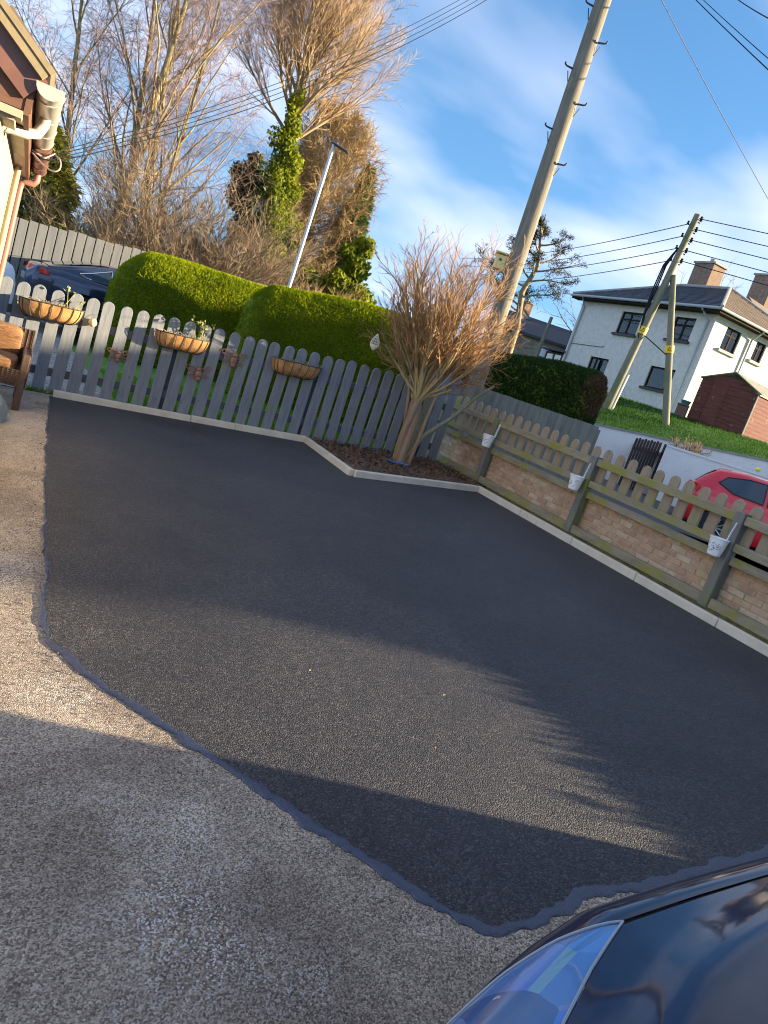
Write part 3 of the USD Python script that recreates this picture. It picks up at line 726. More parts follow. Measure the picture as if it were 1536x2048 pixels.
# ground strip with moss and leaves between kerb and wall
ys = np.linspace(1.6, 7.28, 60); xs = np.linspace(5.26, 5.55, 6)
mx, my = np.meshgrid(xs, ys, indexing='ij')
mz = plane_z(mx, my) + 0.035 + 0.03 * meshkit.fbm(np.stack([mx * 18, my * 18, 0 * mx], -1), 3, 8)
M['moss'] = mat('moss_strip', [(0.05, 0.035, 0.02), (0.13, 0.10, 0.025), (0.20, 0.165, 0.03)], 16, rough=0.95, bump=0.8, bscale=60)
single('moss_strip', MB().grid(np.stack([mx, my, mz], -1)), M['moss'], kind='structure')

t = thing('gate_pillar', 'brick gate pillar at the near end of the mossy fence', 'pillar', (5.62, 2.0, .45))
for k in range(19):
    zc = .48 + .07 * k
    for j in range(2):
        if k % 2:
            part(t, 'brick', MB().box((5.62, 1.89 + .225 * j, zc), (.44, .215, .06), ch=.003), M['brick'])
        else:
            part(t, 'brick', MB().box((5.51 + .225 * j, 2.0, zc), (.215, .44, .06), ch=.003), M['brick_b'])
part(t, 'core', MB().box((5.62, 2.0, 1.1), (.42, .42, 1.36)), M['mortar'])
part(t, 'cap', MB().box((5.62, 2.0, 1.81), (.54, .54, .06), ch=.01), M['kerb'])

r = np.random.default_rng(28)
n = 14000
hy_ = r.uniform(-4.5, 1.75, n); hz_ = .985 + .10 * r.random(n) ** 1.5 * (.65 + .7 * meshkit.fbm(np.column_stack([hy_ * 2.5, 0 * hy_, 0 * hy_]), 3, 6))
t = thing('boundary_hedge', 'loose low hedge on top of the boundary wall beyond the gate pillar', 'hedge', (5.75, -1.4, .5))
part(t, 'foliage', leaves(r, np.column_stack([5.72 + r.normal(0, .09, n), hy_, hz_]), .022), M['hedge_dark'])
part(t, 'stems', MB().box((5.76, -1.4, .75), (.14, 6.2, .5)), M['hedge_core'])

# corner stake of the picket fence
t = thing('fence_stake', 'mossy yellow green stake between the last grey pickets and the shrub trunk', 'stake', (4.88, 8.47, plane_z(4.88, 8.47)))
part(t, 'stake', MB().box((4.85, 8.49, 0.93), (0.07, 0.05, 1.15), ch=0.008), M['pole_green'])

# nail heads are part of the pickets; weeds grow along the foot of the pickets
r = np.random.default_rng(25)
n = 2600
wx = np.concatenate([r.normal(c, .07, n // 13) for c in (.35, .62, .75, 1.02, 1.2, 1.45, 1.75, 2.0, 2.1, 2.45, 2.8, 3.05, 3.2)])
wy = 8.535 + r.normal(0, .012, len(wx))
single('weed_tufts', needles(r, np.column_stack([wx, wy, plane_z(wx, wy) + .02]), np.column_stack([r.normal(0, .45, len(wx)), r.normal(-.15, .3, len(wx)), np.ones(len(wx))]), .06, .0035), M['blade'], 'small weeds and moss growing between the kerb and the grey pickets', 'weeds', kind='stuff')

# ---------------------------------------------------------------- wall baskets
def wall_basket(x0, x1, zt, label, seed, plant):
    yb = FY - 0.026
    xc, w = (x0 + x1) / 2, (x1 - x0) / 2
    sl = GX
    t = thing('wall_basket', label, 'planter', (xc, yb, zt), 'coconut fibre baskets hung on the grey picket fence')
    depth, height = 0.19, 0.17
    nu, nv = 25, 9
    P = np.zeros((nu, nv, 3))
    for i, a in enumerate(np.linspace(0, np.pi, nu)):
        for j, b in enumerate(np.linspace(0, np.pi / 2, nv)):
            k = math.cos(b) ** 0.55
            x = -math.cos(a) * w * (0.45 + 0.55 * k) * (abs(math.cos(a)) ** -0.15 if abs(math.cos(a)) > 0.2 else 1.25)
            x = np.clip(x, -w, w)
            yy = math.sin(a) ** 0.6 * depth * k
            P[i, j] = (xc + x, yb - yy, zt + sl * x - height * math.sin(b) ** 1.1)
    rr = np.random.default_rng(seed)
    P += 0.007 * (meshkit.fbm(P * 22, 3, seed) - 0.5)[..., None] * np.array([1, 1, 1])
    part(t, 'liner', MB().grid(P), M['coco'], smooth=True)
    # compost inside
    top = P[:, 0].copy(); top[:, 2] -= 0.02
    mb = MB(); c = top.mean(0); v = np.vstack([[c], top]); f = [[0, i + 1, i + 2] for i in range(len(top) - 1)]
    part(t, 'compost', mb.add(v, f), M['soil'])
    c = P.mean((0, 1))
    rim = P[:, 0] + np.array([0, -0.004, 0.004])
    part(t, 'rim', MB().tube(rim, 0.0055, 5), M['iron'])
    for k in np.linspace(2, nu - 3, 9).round().astype(int):
        rib = P[k] + np.array([0, -0.006, -0.002])
        part(t, 'rib', MB().tube(rib, 0.004, 4), M['iron'])
    n = 70
    px = rr.uniform(-w * 0.85, w * 0.85, n)
    base = np.column_stack([xc + px, yb - rr.uniform(0.03, 0.13, n), zt + sl * px - 0.02])
    L, R_ = [], []
    for b in base:
        d = np.array([rr.normal(0, .5), rr.normal(0, .5), 1.0]); h = rr.uniform(0.03, 0.07)
        L.append(np.array([b, b + d * h * .6, b + d * h + np.array([rr.normal(0, .02), rr.normal(0, .02), -.01])])); R_.append([.0025, .002, .001])
    part(t, 'dead_stems', tubes(L, R_, 3), M['straw'], kind='stuff')
    if plant:
        L, R_ = [], []
        for _ in range(plant):
            b = np.array([xc + w * rr.uniform(.25, .8), yb - .08, zt + sl * w * .5])
            d = np.array([rr.normal(0, .25), rr.normal(0, .2), 1.0]); h = rr.uniform(.08, .22)
            L.append(np.array([b, b + d * h * .5, b + d * h])); R_.append([.004, .003, .0015])
        v, f = tubes(L, R_, 3)
        mb = MB().add(v, f)
        for l in L:
            lv, lf = leaves(rr, l[-1] + rr.normal(0, .015, (7, 3)) - np.array([0, 0, .02]), 0.02)
            mb.add(lv, lf)
        part(t, 'green_shoots', mb, M['green_stem'])
    return t


wall_basket(0.02, 0.635, 1.035, 'coconut fibre wall basket hung furthest left on the picket fence by the wicker chair', 31, 3)
wall_basket(1.36, 1.945, 1.13, 'coconut fibre wall basket with a tall green shoot, above the copper bees', 32, 9)
wall_basket(2.70, 3.305, 1.235, 'coconut fibre wall basket with no green shoots, nearest the bare shrub', 33, 0)

# ---------------------------------------------------------------- copper insects and ball on the pickets
def ornament(x, z, label, kind, tilt, s):
    y = FY - 0.03
    t = thing('garden_ornament', label, 'ornament', (x, y, z))
    ca, sa = math.cos(tilt), math.sin(tilt)
    ux, uy, uz = np.array([ca, 0, sa]), np.array([-sa, 0, ca]), np.array([0, -1, 0])
    o = np.array([x, y, z])
    body = MB()
    for cxy, rr_ in (((0, 0.0), (.040, .055)), ((0, .06), (.030, .028)), ((0, -.05), (.030, .035))):
        m = trimesh.creation.icosphere(2, 1.0); v = np.array(m.vertices) * [rr_[0] * s, rr_[1] * s, .018]
        body.add(o + (v[:, :1] + cxy[0] * s) * ux + (v[:, 1:2] + cxy[1] * s) * uy + (v[:, 2:] + .012) * uz, np.array(m.faces))
    part(t, 'body', body, M['copper'], smooth=True)
    for sx in (-1, 1):
        for ang, ln, wd, off in ((math.radians(22), .135, .035, .03), (math.radians(-14), .10, .028, .0)):
            w = affinity.scale(Point(0, 0).buffer(1, 10), ln / 2 * s, wd * s)
            holes = [affinity.scale(Point(0, 0).buffer(1, 6), ln * .12 * s, wd * .55 * s), ]
            shp = w.difference(unary_union([affinity.translate(holes[0], k * ln * .29 * s, 0) for k in (-1, 0, 1)]))
            shp = affinity.translate(shp, ln / 2 * s + .03 * s, 0)
            shp = affinity.rotate(shp, math.degrees(ang), origin=(0, 0)); shp = affinity.translate(shp, 0, off * s)
            if sx < 0:
                shp = affinity.scale(shp, -1, 1, origin=(0, 0))
            part(t, 'wing', MB().extrude(shp, o, ux, uy, uz, 0.004), M['copper'])
    for sx in (-1, 1):
        p = np.array([[sx * .01, .08, 0], [sx * .025, .11, 0], [sx * .045, .12, 0]]) * s
        part(t, 'antenna', MB().tube(o + p[:, :1] * ux + p[:, 1:2] * uy + .012 * uz, 0.002, 4), M['copper'])


ornament(1.06, 0.705, 'copper coloured metal insect on the picket fence left of the two bees', 'wasp', 0.10, 0.75)
ornament(1.93, 0.765, 'lower copper bee with flat wings, under the middle wall basket', 'bee', 0.15, 0.95)
ornament(2.27, 1.03, 'upper copper bee with pierced wings on the picket fence', 'bee', 0.05, 1.0)
t = thing('fat_ball', 'cream round ball hung on a picket right of the leftmost basket', 'ball', (0.735, FY - 0.06, 0.98))
part(t, 'ball', MB().blob((0.735, FY - 0.065, 0.975), (.042, .042, .042), 3, .06, 4, 6), M['ball'], smooth=True)
part(t, 'loop', MB().tube([(0.735, FY - .06, 1.015), (0.733, FY - .04, 1.05), (0.733, FY - .024, 1.06)], .002, 4), M['wire'])

# ---------------------------------------------------------------- bucket planters on the posts
def bucket(y, ztop, label):
    x = FX - 0.135
    t = thing('bucket_planter', label, 'bucket', (x, y, ztop - 0.15), 'white bucket planters hung on the fence posts')
    h, r0, r1 = 0.15, 0.053, 0.077
    prof = [(0.001, -h), (r0 - .006, -h), (r0, -h + .006), (r0 + (r1 - r0) * .5, -h / 2), (r1 - .002, -.008), (r1 + .003, -.004), (r1 + .003, .002), (r1 - .003, .003), (r1 - .006, -.006), (r0 + .004, -h * .6), (.001, -h * .6)]
    b = part(t, 'pail', MB().lathe(prof, (x, y, ztop), 28), M['bucket'], smooth=35)
    rr = np.random.default_rng(int(y * 100))
    mb = MB()
    for k in range(34):
        a = math.pi + rr.uniform(-1.5, 1.2); z = rr.uniform(-h * .75, -h * .28)
        rad = r1 + (r0 - r1) * (-z / h) + 0.0012
        c = np.array([x + rad * math.cos(a), y + rad * math.sin(a), ztop + z]); nrm = np.array([math.cos(a), math.sin(a), 0])
        tz = np.array([-math.sin(a), math.cos(a), 0]); ang = rr.uniform(0, 6.28)
        u = tz * math.cos(ang) + np.array([0, 0, 1]) * math.sin(ang); w_ = np.cross(nrm, u)
        e = affinity.scale(Point(0, 0).buffer(1, 4), rr.uniform(.005, .011), rr.uniform(.002, .005))
        pts = np.array(e.exterior.coords)[:-1]
        mb.add(np.vstack([c, c + pts[:, :1] * u + pts[:, 1:] * w_]), [[0, i + 1, (i + 1) % len(pts) + 1] for i in range(len(pts))])
    sub(b, 'flower_print', mb, M['bucket_print'])
    part(t, 'strap', MB().beam((x + .075, y - .01, ztop - .02), (FX - .06, y - .035, ztop + .165), .022, .006, up=(0, 1, 0)), M['bucket'])


bucket(7.60, 1.145, 'white flower-printed bucket on the post nearest the shrub bed')
bucket(5.86, 1.105, 'white flower-printed bucket on the middle fence post')
bucket(4.01, 1.085, 'white flower-printed bucket on the post closest to the camera, largest')

# ---------------------------------------------------------------- utility pole with steps, nest box
PB, PT = np.array([5.97, 9.23, 0.40]), np.array([5.84, 9.33, 8.6])
pp = lambda z: PB + (PT - PB) * (z - PB[2]) / (PT[2] - PB[2])
t = thing('utility_pole', 'tall weathered wooden pole with climbing pegs rising behind the shrub', 'utility pole', PB)
zs_ = np.linspace(0.4, 8.6, 14)
part(t, 'shaft', MB().tube([pp(z) for z in zs_], np.interp(zs_, [0.4, 8.6], [0.134, 0.100]), 20), M['pole_wood'], smooth=60)
cr = np.array([math.cos(YAW), -math.sin(YAW), 0])
for k, z in enumerate(np.arange(4.86, 8.4, 0.395)):
    d = (cr if k % 2 == 0 else -cr)
    d = unit(d + 0.35 * np.array([-math.sin(YAW), -math.cos(YAW), 0]))
    p = pp(z) + d * 0.115
    pg = part(t, 'step_peg', MB().tube([p, p + d * .09, p + d * .115 + np.array([0, 0, .012]), p + d * .12 + np.array([0, 0, .035])], [.013, .011, .011, .012], 7).tube([p - np.array([0, 0, .17]), p + d * .05 - np.array([0, 0, .05])], .007, 5), M['iron'])
t = thing('nest_box', 'yellow wooden nest box fixed to the side of the tall pole', 'nest box', pp(3.4))
c = pp(3.40) - cr * 0.225 - np.array([math.sin(YAW), math.cos(YAW), 0]) * 0.02
Rz = rot_z(-YAW)
part(t, 'box', MB().box(c, (.15, .15, .19), Rz, ch=.004), M['cream_wood'])
part(t, 'lid', MB().box(c + np.array([0, 0, .108]), (.19, .20, .02), Rz @ np.array([[1, 0, 0], [0, .98, .17], [0, -.17, .98]]), ch=.003), M['cream_wood'])
part(t, 'entrance', MB().lathe([(.001, 0), (.019, 0), (.019, .004), (.001, .004)], c + Rz @ np.array([0, -.077, .03]), 14, Rz @ np.array([0, -1, 0])), M['room'])
part(t, 'bracket', MB().box(c + Rz @ np.array([.085, 0, .02]), (.03, .06, .24), Rz), M['cream_wood'])

# ---------------------------------------------------------------- trees: growing
def grow(rng, p, d, L, r0, lvl, spec, out):
    """spec[lvl] = dict(n=segments, bend, up, taper, kids, t0, ang, lr, rr)."""
    s = spec[lvl]; n = s['n']; pts = [np.array(p, float)]; d = unit(d); dirs = [d]
    for i in range(n):
        d = unit(d + rng.normal(0, s['bend'], 3) + np.array([0, 0, s['up'] * (i / n if s.get('late') else 1)]))
        pts.append(pts[-1] + d * L / n); dirs.append(d)
    pts = np.array(pts); rad = r0 * (1 - (1 - s['taper']) * np.linspace(0, 1, n + 1))
    out.setdefault(lvl, []).append((pts, rad))
    if lvl + 1 >= len(spec):
        return
    k = s['kids']; k = int(rng.integers(max(1, int(k * .75)), int(k * 1.25) + 1))
    ph = rng.uniform(0, 6.28)
    for j in range(k):
        tt = s['t0'] + (1 - s['t0']) * ((j + rng.random()) / k) ** s.get('tp', 1.0)
        x = tt * n; i = min(int(x), n - 1); fr = x - i
        q = pts[i] * (1 - fr) + pts[i + 1] * fr; dd = dirs[i + 1]
        a = unit(np.cross(dd, [0.3, 0.2, 1.0] if abs(dd[2]) < .9 else [1.0, 0, 0])); b = np.cross(dd, a)
        ph += 2.4 + rng.normal(0, .5)
        ang = s['ang'] * rng.uniform(.7, 1.3)
        nd = dd * math.cos(ang) + (a * math.cos(ph) + b * math.sin(ph)) * math.sin(ang)
        Lk = L * s['lr'] * rng.uniform(.65, 1.25) * (1 - s.get('fall', .45) * tt)
        grow(rng, q, nd, Lk, max(rad[i] * s['rr'], spec[lvl + 1].get('rmin', .002)), lvl + 1, spec, out)


def tree_parts(t, out, split, sides, bark, twig, trunk='trunk', crown='crown'):
    """Levels below split are the trunk and limbs; the rest is the crown of twigs."""
    a, b = MB(), MB()
    for l, items in out.items():
        v, f = tubes([x[0] for x in items], [x[1] for x in items], sides[l])
        (a if l < split else b).add(v, f)
    part(t, trunk, a, bark, smooth=True)
    part(t, crown, b, twig, smooth=False)


def blobcloud(rng, centers, radii, n):
    """Random points near the surfaces of blobs, with outward normals."""
    centers, radii = np.asarray(centers, float), np.asarray(radii, float)
    if radii.ndim == 1:
        radii = np.repeat(radii[:, None], 3, 1)
    w = radii.prod(1) ** (2 / 3); k = rng.choice(len(centers), n, p=w / w.sum())
    d = unit(rng.normal(size=(n, 3))); rr = rng.random((n, 1)) ** 0.30 * rng.uniform(.75, 1.12, (n, 1))
    return centers[k] + d * rr * radii[k], d


def foliage_tree(name, label, cat, base, blobs, n, size, leafmat, trunk_r, bark, seed, group=None, aspect=.55):
    rr = np.random.default_rng(seed); base = np.array(base, float)
    t = thing(name, label, cat, base, group)
    C_, R_ = np.array([b[:3] for b in blobs]), np.array([b[3:6] if len(b) >= 6 else (b[3],) * 3 for b in blobs])
    P, D = blobcloud(rr, C_, R_, n)
    P = P[P[:, 2] > terrain_z(P[:, 0], P[:, 1]) - .1]
    part(t, 'crown', leaves(rr, P, size, aspect=aspect, spread=1.0), leafmat)
    top = C_[np.argmax(C_[:, 2])]
    mb = MB().tube([base - [0, 0, .2], base * .5 + top * .5 + rr.normal(0, .1, 3), top], [trunk_r, trunk_r * .6, trunk_r * .25], 8)
    for c in C_:
        q = base + (top - base) * np.clip((c[2] - base[2]) / (top[2] - base[2] + 1e-6) * .7, .1, .9)
        mb.tube([q, (q + c) / 2 + [0, 0, .1], c], [trunk_r * .4, trunk_r * .25, trunk_r * .12], 5)
    part(t, 'trunk', mb, bark, smooth=True)
    return t


def haze_twigs(rng, lines, per, L, w, droop, spread, keep=1.0):
    """Finest twigs: slim blades growing off the polylines."""
    P, D = [], []
    for p, _ in lines:
        if rng.random() > keep:
            continue
        k = rng.random(per) * (len(p) - 1); i = k.astype(int); f = (k - i)[:, None]
        P.append(p[i] * (1 - f) + p[i + 1] * f)
        D.append(unit(p[i + 1] - p[i]) + rng.normal(0, spread, (per, 3)) + np.array([0, 0, droop]))
    P, D = np.vstack(P), np.vstack(D)
    return needles(rng, P, D, L, w)


def twig_cloud(rng, blobs, n, L, w, up=.6, spread=.55):
    C_ = np.array([b[:3] for b in blobs]); R_ = np.array([b[3:6] if len(b) >= 6 else (b[3],) * 3 for b in blobs])
    P, D = blobcloud(rng, C_, R_, n)
    return needles(rng, P, D + np.array([0, 0, up]) + rng.normal(0, spread, (n, 3)), L, w)


# --- birch with several stems
r = np.random.default_rng(41)
birch = [dict(n=9, bend=.045, up=.02, taper=.25, kids=11, t0=.22, ang=.55, lr=.55, rr=.42, fall=.5),
         dict(n=7, bend=.07, up=.06, taper=.25, kids=9, t0=.15, ang=.55, lr=.50, rr=.45, fall=.4),
         dict(n=5, bend=.10, up=.02, taper=.3, kids=8, t0=.12, ang=.6, lr=.55, rr=.5, rmin=.006),
         dict(n=5, bend=.10, up=-.04, taper=.35, kids=4, t0=.05, ang=.6, lr=.62, rr=.6, rmin=.0042),
         dict(n=4, bend=.12, up=-.14, taper=.5, rmin=.0032)]


def birch_tree(label, base, stems, seed, sc=1.0):
    rr = np.random.default_rng(seed)
    t = thing('birch_tree', label, 'tree', base, 'bare birch trees behind the slat fence')
    out = {}
    for (dx, dy, d, L, rad) in stems:
        grow(rr, np.array(base) + [dx, dy, -.3], d, L * sc, rad, 0, birch, out)
    tree_parts(t, out, 2, [9, 6, 4, 3, 3], M['birch_bark'], M['birch_twig'])
    part(t, 'fine_twigs', haze_twigs(rr, out[4], 3, .38, .0030, -.25, .38, .55), M['birch_twig'], kind='stuff')


g0 = float(terrain_z(1.5, 22))
birch_tree('tallest bare birch with several pale stems, left behind the slat fence', (1.55, 21.9, g0),
           [(0, 0, (.05, 0, 1), 9.5, .15), (.45, .1, (-.12, .05, 1), 9.2, .13)], 42)
birch_tree('bare birch with forked olive stem just right of the tallest birch', (2.45, 21.7, g0), [(0, 0, (.09, .02, 1), 8.9, .13), (.2, .2, (-.05, .1, 1), 8.8, .10)], 47)
birch_tree('leaning bare birch at the left, closest to the bungalow gutter', (0.75, 22.3, g0), [(0, 0, (-.20, .0, 1), 8.6, .11)], 44)

# --- ivy-clad tree with a bare tan crown
tg = float(terrain_z(6.4, 23))
t = thing('ivy_tree', 'bare tan tree with ivy climbing its trunk, left of the street lamp', 'tree', (6.5, 23.1, tg))
rr = np.random.default_rng(45)
spec = [dict(n=8, bend=.02, up=.05, taper=.55, kids=1, t0=.5, ang=.5, lr=.5, rr=.4),
        dict(n=6, bend=.05, up=.08, taper=.2, kids=12, t0=.1, ang=.42, lr=.6, rr=.5, fall=.35),
        dict(n=5, bend=.08, up=.08, taper=.3, kids=9, t0=.1, ang=.5, lr=.6, rr=.55, rmin=.007),
        dict(n=4, bend=.10, up=.05, taper=.4, kids=7, t0=.05, ang=.5, lr=.6, rr=.6, rmin=.0050),
        dict(n=4, bend=.12, up=.03, taper=.5, rmin=.004)]
out = {}
trunk_pts = np.array([(6.75, 23.0, tg - .2), (6.5, 23.05, 3.4), (6.1, 23.15, 5.3), (5.85, 23.2, 7.0), (5.75, 23.2, 8.9)])
out[0] = [(trunk_pts, np.array([.24, .20, .17, .14, .09]))]
for k in range(17):
    a = k * 2.4; zz = 6.7 + 2.2 * (k / 16) ** .8
    q = np.array([np.interp(zz, trunk_pts[:, 2], trunk_pts[:, 0]), 23.2, zz])
    grow(rr, q, (.75 * math.cos(a), .75 * math.sin(a), .62 + .6 * k / 16), rr.uniform(2.6, 3.9), .06, 1, spec, out)
tree_parts(t, out, 2, [10, 6, 4, 3, 3], M['tan_bark'], M['tan_twig'])
part(t, 'fine_twigs', haze_twigs(rr, out[4], 3, .36, .0034, .15, .35, .35), M['tan_twig'], kind='stuff')
iv = []
for zz in np.linspace(2.6, 8.0, 34):
    xx = np.interp(zz, trunk_pts[:, 2], trunk_pts[:, 0])
    w = np.interp(zz, [2.6, 4.0, 5.4, 6.4, 7.2, 8.0], [.62, .66, .56, .36, .27, .14])
    iv.append((xx - .08 * (zz < 6.2) + rr.normal(0, .13), 23.0 + rr.normal(0, .12), zz, w * rr.uniform(.6, 1.1), w, .34))
P, D = blobcloud(rr, [b[:3] for b in iv], np.array([b[3:] for b in iv]), 13000)
part(t, 'ivy', leaves(rr, P + np.array([-.05, -.22, 0]), .058, aspect=.7), M['ivy'])

# --- dense tan larch and neighbours
def larch(label, base, H, W, seed, n_br, twigmat, group=None):
    rr = np.random.default_rng(seed); base = np.array(base, float)
    t = thing('tan_tree', label, 'tree', base, group)
    sp = [dict(n=8, bend=.01, up=0, taper=.15, kids=1, t0=.1, ang=1.2, lr=.3, rr=.3),
          dict(n=5, bend=.07, up=.10, taper=.3, kids=12, t0=.1, ang=.7, lr=.45, rr=.5, fall=.4),
          dict(n=3, bend=.12, up=.04, taper=.4, kids=6, t0=.05, ang=.7, lr=.55, rr=.6, rmin=.006),
          dict(n=3, bend=.16, up=.02, taper=.5, rmin=.0048)]
    o = {0: [(np.array([base + [0, 0, h] for h in np.linspace(-.2, H, 8)]), np.linspace(.15, .02, 8))]}
    for k in range(n_br):
        f = k / n_br; h = H * (.08 + .86 * f); wdt = W * (math.sin(math.pi * min(1, .25 + .75 * f)) ** .6) * (.8 + .35 * rr.random()) + .25
        a = k * 2.4 + rr.normal(0, .3)
        grow(rr, base + [0, 0, h], (math.cos(a), math.sin(a), .55), wdt, .030, 1, sp, o)
    tree_parts(t, o, 1, [9, 4, 3, 3], M['tan_bark'], twigmat)
    part(t, 'fine_twigs', haze_twigs(rr, o[3] + o[2], 7, .34, .0058, .10, .5), twigmat, kind='stuff')


larch('dense rounded tan tree behind the street lamp, tallest of the tan mass', (7.75, 24.6, 1.2), 7.6, 1.85, 51, 84, M['larch_twig'])
larch('lower dense tan tree between the ivy-clad trunk and the street lamp', (6.95, 25.2, 1.2), 5.8, 1.15, 52, 50, M['larch_twig'])
# dark green conifer at the right edge of the larch
def conifer(name, label, base, H, W, seed, n, leafmat, cat='tree', size=.09):
    rr = np.random.default_rng(seed); base = np.array(base, float)
    t = thing(name, label, cat, base)
    h = rr.random(n) ** .8; a = rr.uniform(0, 2 * np.pi, n)
    lob = 1 + .22 * np.sin(a * 3 + h * 9) + .18 * np.sin(a * 5 - h * 17)
    rad = W * (1 - h) ** .7 * lob * rr.random(n) ** .35
    P = base + np.column_stack([rad * np.cos(a), rad * np.sin(a), .1 + H * h - .25 * rad])
    D = np.column_stack([np.cos(a), np.sin(a), np.full(n, -.25)])
    v1, f1 = needles(rr, P, D + rr.normal(0, .5, (n, 3)), size * 2.2, size * .55)
    part(t, 'crown', (v1, f1), leafmat)
    part(t, 'trunk', MB().tube([base - [0, 0, .2], base + [0, 0, H * .9]], [.14, .03], 7), M['tan_bark'], smooth=True)


conifer('conifer_tree', 'dark green conifer showing at the right edge of the tan larch', (9.02, 24.3, 1.0), 6.3, 1.0, 53, 11000, M['conifer'])
conifer('conifer_tree', 'olive green conifer mass beside the bungalow gutter at the left edge', (-0.1, 19.8, .5), 3.6, 1.6, 54, 9000, M['conifer_olive'])
conifer('conifer_tree', 'low dark conifer in the gap between the green hedge and the bare shrub', (8.8, 21.6, .8), 2.6, .8, 55, 5000, M['conifer'])

# --- bushes
def twig_bush(label, base, H, W, seed, n, twigmat, group='bare bushes behind the slat fence', leafy=0, leafmat=None, r0=.018):
    rr = np.random.default_rng(seed); base = np.array(base, float)
    t = thing('bare_bush', label, 'bush', base, group)
    sp = [dict(n=5, bend=.09, up=.06, taper=.3, kids=8, t0=.2, ang=.5, lr=.5, rr=.55, fall=.3),
          dict(n=4, bend=.12, up=.05, taper=.35, kids=6, t0=.1, ang=.55, lr=.55, rr=.6, rmin=.006),
          dict(n=3, bend=.15, up=.02, taper=.5, rmin=.0045)]
    o = {}
    for k in range(n):
        a = rr.uniform(0, 6.28); q = rr.random() ** .5
        grow(rr, base + [q * W * .45 * math.cos(a), q * W * .45 * math.sin(a), -.1], (.75 * q * math.cos(a), .75 * q * math.sin(a), 1), H * rr.uniform(.7, 1.05), r0, 0, sp, o)
    tree_parts(t, o, 1, [5, 3, 3], M['tan_bark'], twigmat, 'stems', 'twigs')
    if H > 1:
        part(t, 'fine_twigs', haze_twigs(rr, o[2] + o[1], 9, .30, .0055, .10, .45), twigmat, kind='stuff')
    if leafy:
        a = rr.uniform(0, 6.28, leafy); q = rr.random(leafy) ** .5; h = rr.random(leafy) ** 1.2
        P = base + np.column_stack([q * W * .6 * np.cos(a), q * W * .6 * np.sin(a), h * H * .8])
        part(t, 'leaves', leaves(rr, P, .07), leafmat)


twig_bush('tall brown bare bush in the middle behind the long hedge', (3.4, 19.7, .6), 3.5, 2.2, 61, 38, M['bush_twig'])
twig_bush('brown bare bush to the left of the dark ivy clump', (4.3, 20.4, .7), 2.7, 1.9, 62, 40, M['bush_twig'], leafy=2000, leafmat=M['ivy'])
twig_bush('low tan scrub between the ivy tree and the street lamp', (6.3, 20.6, .8), 1.5, 1.6, 63, 30, M['larch_twig'], leafy=1200, leafmat=M['ivy'])
twig_bush('tan scrub under the larch right of the street lamp', (7.4, 21.0, .9), 1.9, 2.0, 64, 32, M['larch_twig'], leafy=1800, leafmat=M['ivy'])
twig_bush('green flecked scrub at the foot of the birches', (2.1, 19.2, .5), 2.0, 2.2, 65, 22, M['bush_twig'], leafy=6500, leafmat=M['ivy'])
twig_bush('yellowish scrub behind the left end of the slat fence', (0.8, 19.3, .5), 2.1, 2.0, 66, 24, M['bush_twig'], leafy=4500, leafmat=M['ivy'])
foliage_tree('ivy_bush', 'dark green ivy clump left of the ivy-clad trunk', 'bush', (5.0, 22.4, 1.0), [(4.9, 22.4, 4.7, .48), (5.2, 22.3, 5.2, .40), (4.75, 22.5, 5.3, .34), (5.2, 22.2, 3.9, .5), (4.95, 22.2, 5.7, .26)], 5200, .06, M['ivy_dark'], .14, M['tan_bark'], 67)
foliage_tree('ivy_bush', 'yellow green ivy mass left of the street lamp, in front of the ivy-clad trunk', 'bush', (5.9, 21.4, .9), [(5.95, 21.5, 3.3, .42, .4, .6), (5.75, 21.5, 2.7, .5), (5.75, 21.5, 4.0, .36, .3, .6), (5.65, 21.6, 4.7, .28, .3, .6), (6.2, 21.4, 2.6, .5), (5.5, 21.6, 5.3, .2, .2, .4)], 7000, .05, M['ivy'], .12, M['tan_bark'], 68)
foliage_tree('ivy_bush', 'bright green leafy bush right of the street lamp above the hedge', 'bush', (8.3, 21.0, .9), [(7.9, 21.0, 3.2, .50), (8.5, 20.8, 3.0, .55), (7.3, 21.2, 3.0, .40), (8.35, 21.2, 3.9, .42), (8.5, 21.4, 4.6, .34), (7.0, 21.2, 3.2, .30), (8.0, 21.3, 4.3, .25)], 7500, .07, M['ivy'], .12, M['tan_bark'], 69)

